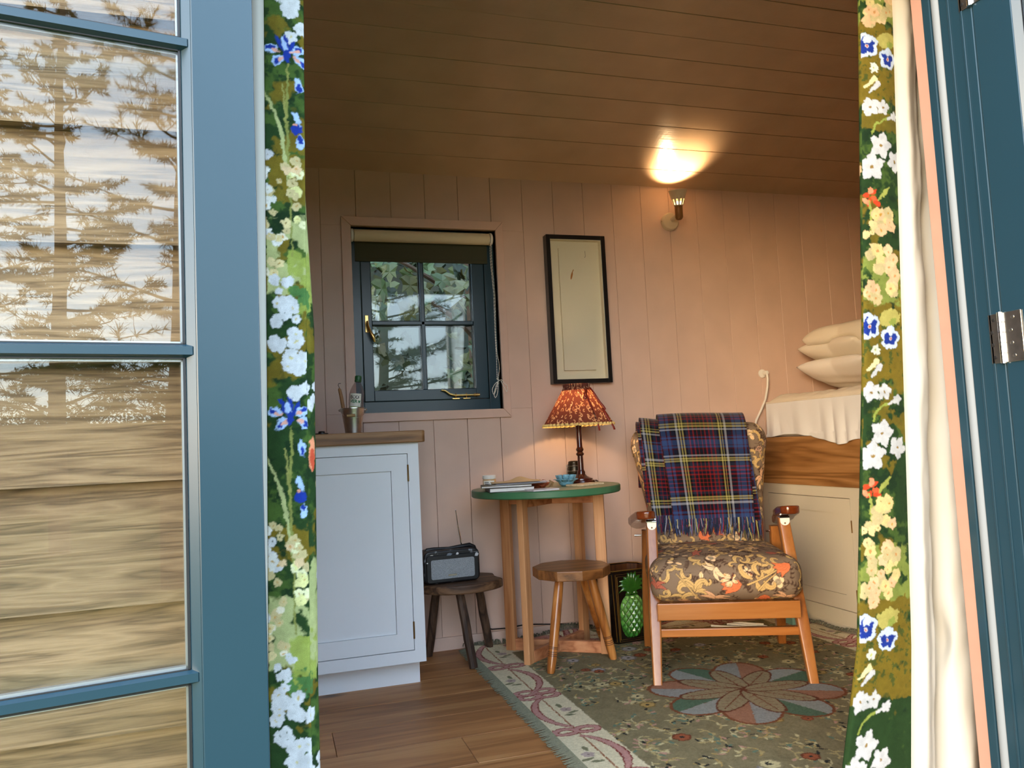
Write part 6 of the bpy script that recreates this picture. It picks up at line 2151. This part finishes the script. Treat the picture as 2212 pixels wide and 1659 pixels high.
def inner_R(z_):
    b = xl_(z_)
    P_ = [(b + .028, 1.420)]
    for q in range(1, 9):
        P_.append((b + .028 + q * (1.64 - b - .028) / 8, 1.432 + (.026 if q % 2 else -.004) + .004 * math.sin(z_ * 3 + q)))
    return P_
z2 = np.arange(.012, 2.03, .005)
pl3, ln3 = resample(smooth_ctrl(rows_of(z2, inner_R), 80), 110)
grid_obj('printed_face', lift(pl3, z2), crr.sample(.10 + ln3 * .75, np.broadcast_to(z2[:, None], ln3.shape)), M['linen'], cR)
def lining_R(z_):
    a = xb_(z_)
    k1 = 1 + .25 * math.sin(z_ * 2.3 + .5)
    low_ = max(0, .42 - z_)
    pinch_ = math.exp(-((z_ - 1.42) / .05) ** 2) * .02 + math.exp(-((z_ - .37) / .06) ** 2) * .016
    return [(a + .003, 1.4045), (a + .006, 1.394), (a + .020, 1.383 - .004 * k1), (a + .045, 1.386 + .004 * math.sin(z_ * 5)), (a + .060, 1.398), (a + .062, 1.436), (a + .072 + .01 * math.sin(z_ * 4), 1.450), (a + .080 + pinch_, 1.408), (a + .092, 1.384 - .006 * k1), (a + .118 + .008 * math.sin(z_ * 3.1), 1.366 - .10 * low_ * .3), (a + .148 + .010 * math.sin(z_ * 2.2 + 1), 1.372), (a + .168, 1.396), (a + .182, 1.420), (a + .22, 1.422)]
z2 = np.arange(.012, 2.03, .006)
pl3, ln3 = resample(smooth_ctrl(rows_of(z2, lining_R), 140), 130)
nn = vnoise(len(z2), 130, 26, 77, 3) - .5
pl3[..., 1] += nn * .018 * np.clip((ln3 - .01) / .03, 0, 1)
grid_obj('lining', lift(pl3, z2), None, M['lining'], cR)

# left-hand curtain
cL = thing('iris_curtain', 'green curtain printed with blue irises hanging beside the kitchen cabinet', 'curtain', (-.02, 1.41, 0))
xs0 = lambda z_: float(np.interp(z_, [0, .45, .97, 1.66, 2.1], [-.014, -.013, -.003, .008, .012]))
xe0 = lambda z_: float(np.interp(z_, [0, .45, .97, 1.66, 2.1], [.050, .052, .061, .074, .078]))
fo = lambda z_: .013 * float(np.clip((1.32 - z_) / .25, 0, 1))
def band_L(z_):
    a, b = xs0(z_), xe0(z_)
    w1 = .002 * math.sin(z_ * 6)
    return [(a - .003, 1.404), (a, 1.401), (a + .35 * (b - a), 1.398 + w1), (a + .7 * (b - a), 1.399 + w1), (b - .004, 1.4005), (b, 1.404), (b - .001, 1.409), (b + fo(z_) * .6, 1.416), (b + fo(z_), 1.424), (b + fo(z_) - .002, 1.431), (b - .02, 1.434)]
zs = np.arange(.012, 2.03, .0015)
pl3, ln3 = resample(smooth_ctrl(rows_of(zs, band_L), 70), 84)
grid_obj('printed_edge', lift(pl3, zs), cl.sample(ln3 - .003, np.broadcast_to(zs[:, None], ln3.shape)), M['linen'], cL)
def inner_L(z_):
    b = xe0(z_)
    P_ = [(b - .018, 1.434)]
    for q in range(1, 8):
        P_.append((b - .018 - q * .045, 1.444 + (.028 if q % 2 else -.004) + .003 * math.sin(z_ * 3 + q)))
    return P_
z2 = np.arange(.012, 2.03, .005)
pl3, ln3 = resample(smooth_ctrl(rows_of(z2, inner_L), 80), 100)
grid_obj('printed_face', lift(pl3, z2), cl.sample(.12 + ln3 * .6, np.broadcast_to(z2[:, None], ln3.shape)), M['linen'], cL)
def lining_L(z_):
    a = xs0(z_)
    P_ = [(a - .0028, 1.4042), (a - .006, 1.398), (a - .016, 1.394), (a - .030, 1.400), (a - .036, 1.416)]
    for q in range(1, 7):
        P_.append((a - .036 - q * .04, 1.400 + (.012 if q % 2 else -.012)))
    return P_
pl3, ln3 = resample(smooth_ctrl(rows_of(z2, lining_L), 120), 90)
grid_obj('lining', lift(pl3, z2), None, M['lining'], cL)

# ================================================================== OUTSIDE
t = NT('grass_ground')
t.set(rough=.95, spec=.1)
n1 = t.n('ShaderNodeTexNoise', Scale=1.4, Detail=8.0)
t.l(t.coords((1, 1, 1)), n1.inputs['Vector'])
t.l(t.ramp(n1.outputs['Fac'], [(.3, lin(52, 62, 30)), (.7, lin(104, 108, 58))]), t.b.inputs['Base Color'])
GZ = -.50
single('ground', MB().box(-22, 22, -34, 16, GZ - .2, GZ), t.m, 'rough grass around the hut', None, kind='structure')
obj('underframe', MB().box(XL, XR, YF, YB, GZ, -.06), plain('dark_underframe', (40, 36, 32), .8), floor)
M['bark'] = plain('pine_bark', (84, 66, 52), .95, var=.4, vscale=14, bump=.6, bscale=30)
M['needle'] = plain('pine_needles', (62, 80, 40), .8, var=.4, vscale=3)
M['needle2'] = plain('olive_needles', (88, 88, 46), .8, var=.4, vscale=3)
def tufts(points, dirs, n, L, w, seed, spread=.7):
    rs_ = np.random.RandomState(seed)
    P_ = np.repeat(np.array(points), n, 0)
    D = np.repeat(np.array(dirs), n, 0) + rs_.randn(len(P_), 3) * spread
    D /= np.linalg.norm(D, axis=1, keepdims=True)
    S = np.cross(D, rs_.randn(len(P_), 3))
    S /= np.linalg.norm(S, axis=1, keepdims=True)
    ll = L * rs_.uniform(.6, 1.2, (len(P_), 1))
    V = np.stack([P_ - S * w, P_ + S * w, P_ + D * ll + S * w * .4, P_ + D * ll - S * w * .4], 1).reshape(-1, 3)
    F = np.arange(len(V)).reshape(-1, 4)
    return V, F
def pine(label, loc, H, R, nb, seed, dens=10, low=.22, mat='needle', lean=0.0, w=.0055):
    r2 = random.Random(seed)
    t_ = thing('pine_tree', label, 'tree', loc, 0, group='pines mirrored in the panes')
    trunk = [(lean * (q / 10) ** 1.5 * H * .2 + .02 * math.sin(q * 1.3 + seed), .02 * math.cos(q + seed), H * q / 10) for q in range(11)]
    obj('trunk', MB().tube(trunk, [H * .016 * (1 - .85 * q / 10) + .004 for q in range(11)], 9), M['bark'], t_, smooth=True, local=True)
    mb_ = MB()
    pts, dirs = [], []
    for k in range(nb):
        f = low + (1 - low) * (k + r2.random()) / nb
        q = f * 10
        i = min(int(q), 9)
        b0 = Vector(trunk[i]).lerp(Vector(trunk[i + 1]), q - i)
        a = r2.uniform(0, 2 * PI)
        L = R * (1 - f) ** .55 * r2.uniform(.6, 1.05) + .15
        up = r2.uniform(-.1, .35)
        seg = [b0]
        for s2 in range(1, 7):
            g = s2 / 6
            seg.append(b0 + Vector((math.cos(a + .3 * math.sin(g * 3 + k)) * L * g, math.sin(a + .3 * math.sin(g * 3 + k)) * L * g, up * L * g + .12 * L * g * g)))
        mb_.tube(seg, [.022 * (1 - .8 * s2 / 6) * (H / 8) for s2 in range(7)], 4)
        nt = int(L * dens)
        for m_ in range(nt):
            g = r2.uniform(.25, 1.0)
            i2 = min(int(g * 6), 5)
            p = seg[i2].lerp(seg[i2 + 1], g * 6 - i2)
            da = a + r2.choice([-1, 1]) * r2.uniform(.3, 1.2)
            tw = L * r2.uniform(.10, .30)
            e_ = p + Vector((math.cos(da) * tw, math.sin(da) * tw, r2.uniform(-.05, .35) * tw))
            mb_.tube([p, e_], [.006, .003], 3)
            for h_ in (.35, .6, .8, 1.0):
                pp2 = p.lerp(e_, h_)
                pts.append(tuple(pp2))
                dirs.append(tuple((e_ - p).normalized()))
    obj('branches', mb_, M['bark'], t_, local=True)
    V, F = tufts(pts, dirs, 13, .10, w * .7, seed)
    o = raw_obj('needles', V, F, None, M[mat], t_, smooth=False)
    o['kind'] = 'stuff'
pine('tall ragged pine seen mirrored in the door glass', (1.75, -6.6, GZ), 7.2, 2.0, 56, 3, 13, .18, 'needle2', .25)
pine('slender pine mirrored against the sky in the door glass', (.35, -17.2, GZ), 11.5, 2.8, 56, 5, 10, .25, 'needle2', -.1, .011)
pine('dense young pine mirrored between two taller ones', (1.30, -11.4, GZ), 9.2, 1.7, 60, 14, 15, .15, 'needle2', .05, .009)
pine('broad pine mirrored at the edge of the glass', (6.4, -13.6, GZ), 9.5, 2.5, 50, 8, 10, .12, 'needle')

M['leaf_green'] = plain('hedge_leaf', (58, 84, 38), .6, var=.35, vscale=2.5)
M['leaf_dark'] = plain('dark_hedge_leaf', (22, 36, 20), .6, var=.4, vscale=3)
def hedge(name, label, x0, x1, y0, y1, z1, n, seed, mat, size=.07, core=True):
    rs_ = np.random.RandomState(seed)
    t_ = thing(name, label, 'hedge', ((x0 + x1) / 2, (y0 + y1) / 2, GZ))
    nx_, ny_ = max(int((x1 - x0) / .4), 2), max(int((y1 - y0) / .4), 2)
    if core:
        g = vnoise(40, 40, 8, seed, 2)
        mb_ = MB()
        m_ = .22
        mb_.box(x0 + m_, x1 - m_, y0 + m_, y1 - m_, GZ, z1 - .35)
        obj('inner_growth', mb_, M['leaf_dark'], t_)
    P_ = np.stack([rs_.uniform(x0, x1, n), rs_.uniform(y0, y1, n), GZ + (z1 - GZ) * rs_.uniform(0, 1, n)], -1)
    # push the leaves towards the outer skin
    c_ = np.array([(x0 + x1) / 2, (y0 + y1) / 2, (z1 + GZ) / 2])
    h_ = np.array([(x1 - x0) / 2, (y1 - y0) / 2, (z1 - GZ) / 2])
    q = (P_ - c_) / h_
    ax = rs_.randint(0, 3, n)
    q[np.arange(n), ax] = np.sign(q[np.arange(n), ax]) * rs_.uniform(.72, 1.12, n)
    P_ = c_ + q * h_
    P_[:, 2] = np.maximum(P_[:, 2], GZ + .02)
    P_[:, 2] += (np.sin(P_[:, 0] * 2.1 + seed) + np.sin(P_[:, 1] * 1.7)) * .12 * (q[:, 2] > .3)
    V, F = tufts(P_, rs_.randn(n, 3), 3, size, size * .33, seed + 1, 1.0)
    I = np.array(BASE[t_].inverted())
    o = raw_obj('foliage', V + I[:3, 3], F, None, mat, t_, smooth=False)
    o['kind'] = 'stuff'
hedge('garden_hedge', 'low dark shrubbery mirrored below the pines', -3.5, 11.0, -23.6, -22.0, 2.3, 16000, 21, M['leaf_green'], .075)
hedge('thicket', 'dense dark thicket outside the back window', -2.5, 4.5, 5.6, 6.6, 4.6, 16000, 23, M['leaf_dark'], .09)

# sycamore hanging outside the back window
syc = thing('sycamore_tree', 'leafy sycamore branch hanging outside the back window', 'tree', (1.35, 4.75, GZ))
obj('trunk', MB().tube([(1.36, 4.80, GZ), (1.34, 4.80, .6), (1.30, 4.78, 1.2), (1.27, 4.76, 1.9), (1.24, 4.72, 3.2)], [.11, .095, .085, .075, .05], 12), M['bark'], syc, smooth=True)
for pts in ([(1.27, 4.76, 1.75), (1.05, 4.6, 1.80), (.8, 4.45, 1.90), (.5, 4.35, 2.02), (.25, 4.3, 2.1)], [(1.26, 4.74, 2.1), (.95, 4.5, 2.12), (.65, 4.3, 2.10), (.4, 4.2, 2.05)], [(1.27, 4.76, 1.5), (1.12, 4.66, 1.62), (.96, 4.58, 1.70), (.85, 4.5, 1.78)]):
    obj('bough', MB().tube(pts, [.022, .016, .012, .008, .005][:len(pts)], 7), M['bark'], syc, smooth=True)
def leaf_mesh(seed):
    r2 = random.Random(seed)
    tips = [(-.95, .10), (-.62, .42), (-.72, .78), (-.34, .66), (0, 1.12), (.34, .66), (.72, .78), (.62, .42), (.95, .10), (.42, -.05), (0, .02), (-.42, -.05)]
    V = [(0, .35, -.03)]
    for x, y in tips:
        V.append((x * .5, y * .85, -.16 * (x * x + (y - .3) ** 2) + r2.uniform(-.03, .03)))
    F = [(0, i + 1, (i + 1) % 12 + 1) for i in range(12)]
    me = bpy.data.meshes.new('leaf')
    me.from_pydata(V, [], F)
    return me
M['syc_leaf'] = [plain('sycamore_leaf_%s' % n_, c_, .5, var=.25, vscale=8) for n_, c_ in (('green', (54, 74, 34)), ('olive', (80, 82, 42)), ('dark', (28, 44, 24)))]
LM = []
for k in range(3):
    me = leaf_mesh(k)
    me.materials.append(M['syc_leaf'][k])
    LM.append(me)
r2 = random.Random(33)
I = BASE[syc].inverted()
for k in range(170):
    y = r2.uniform(4.05, 4.75)
    x = r2.uniform(.10, .36) * y
    if k < 120:
        z_ = .849 + r2.uniform(.185, .31) * y
    else:
        z_ = .849 + r2.uniform(.04, .2) * y
        x = r2.uniform(.22, .34) * y
    o = bpy.data.objects.new('leaf', LM[r2.choice([0, 0, 1, 1, 2])])
    COL.objects.link(o)
    o.parent = syc
    s_ = r2.uniform(.09, .16)
    o.matrix_local = I @ Matrix.Translation((x, y, z_)) @ Matrix.Rotation(r2.uniform(-.9, .9), 4, 'Z') @ Matrix.Rotation(r2.uniform(-2.6, -1.2), 4, 'X') @ Matrix.Rotation(r2.uniform(-.5, .5), 4, 'Y') @ Matrix.Scale(s_, 4)
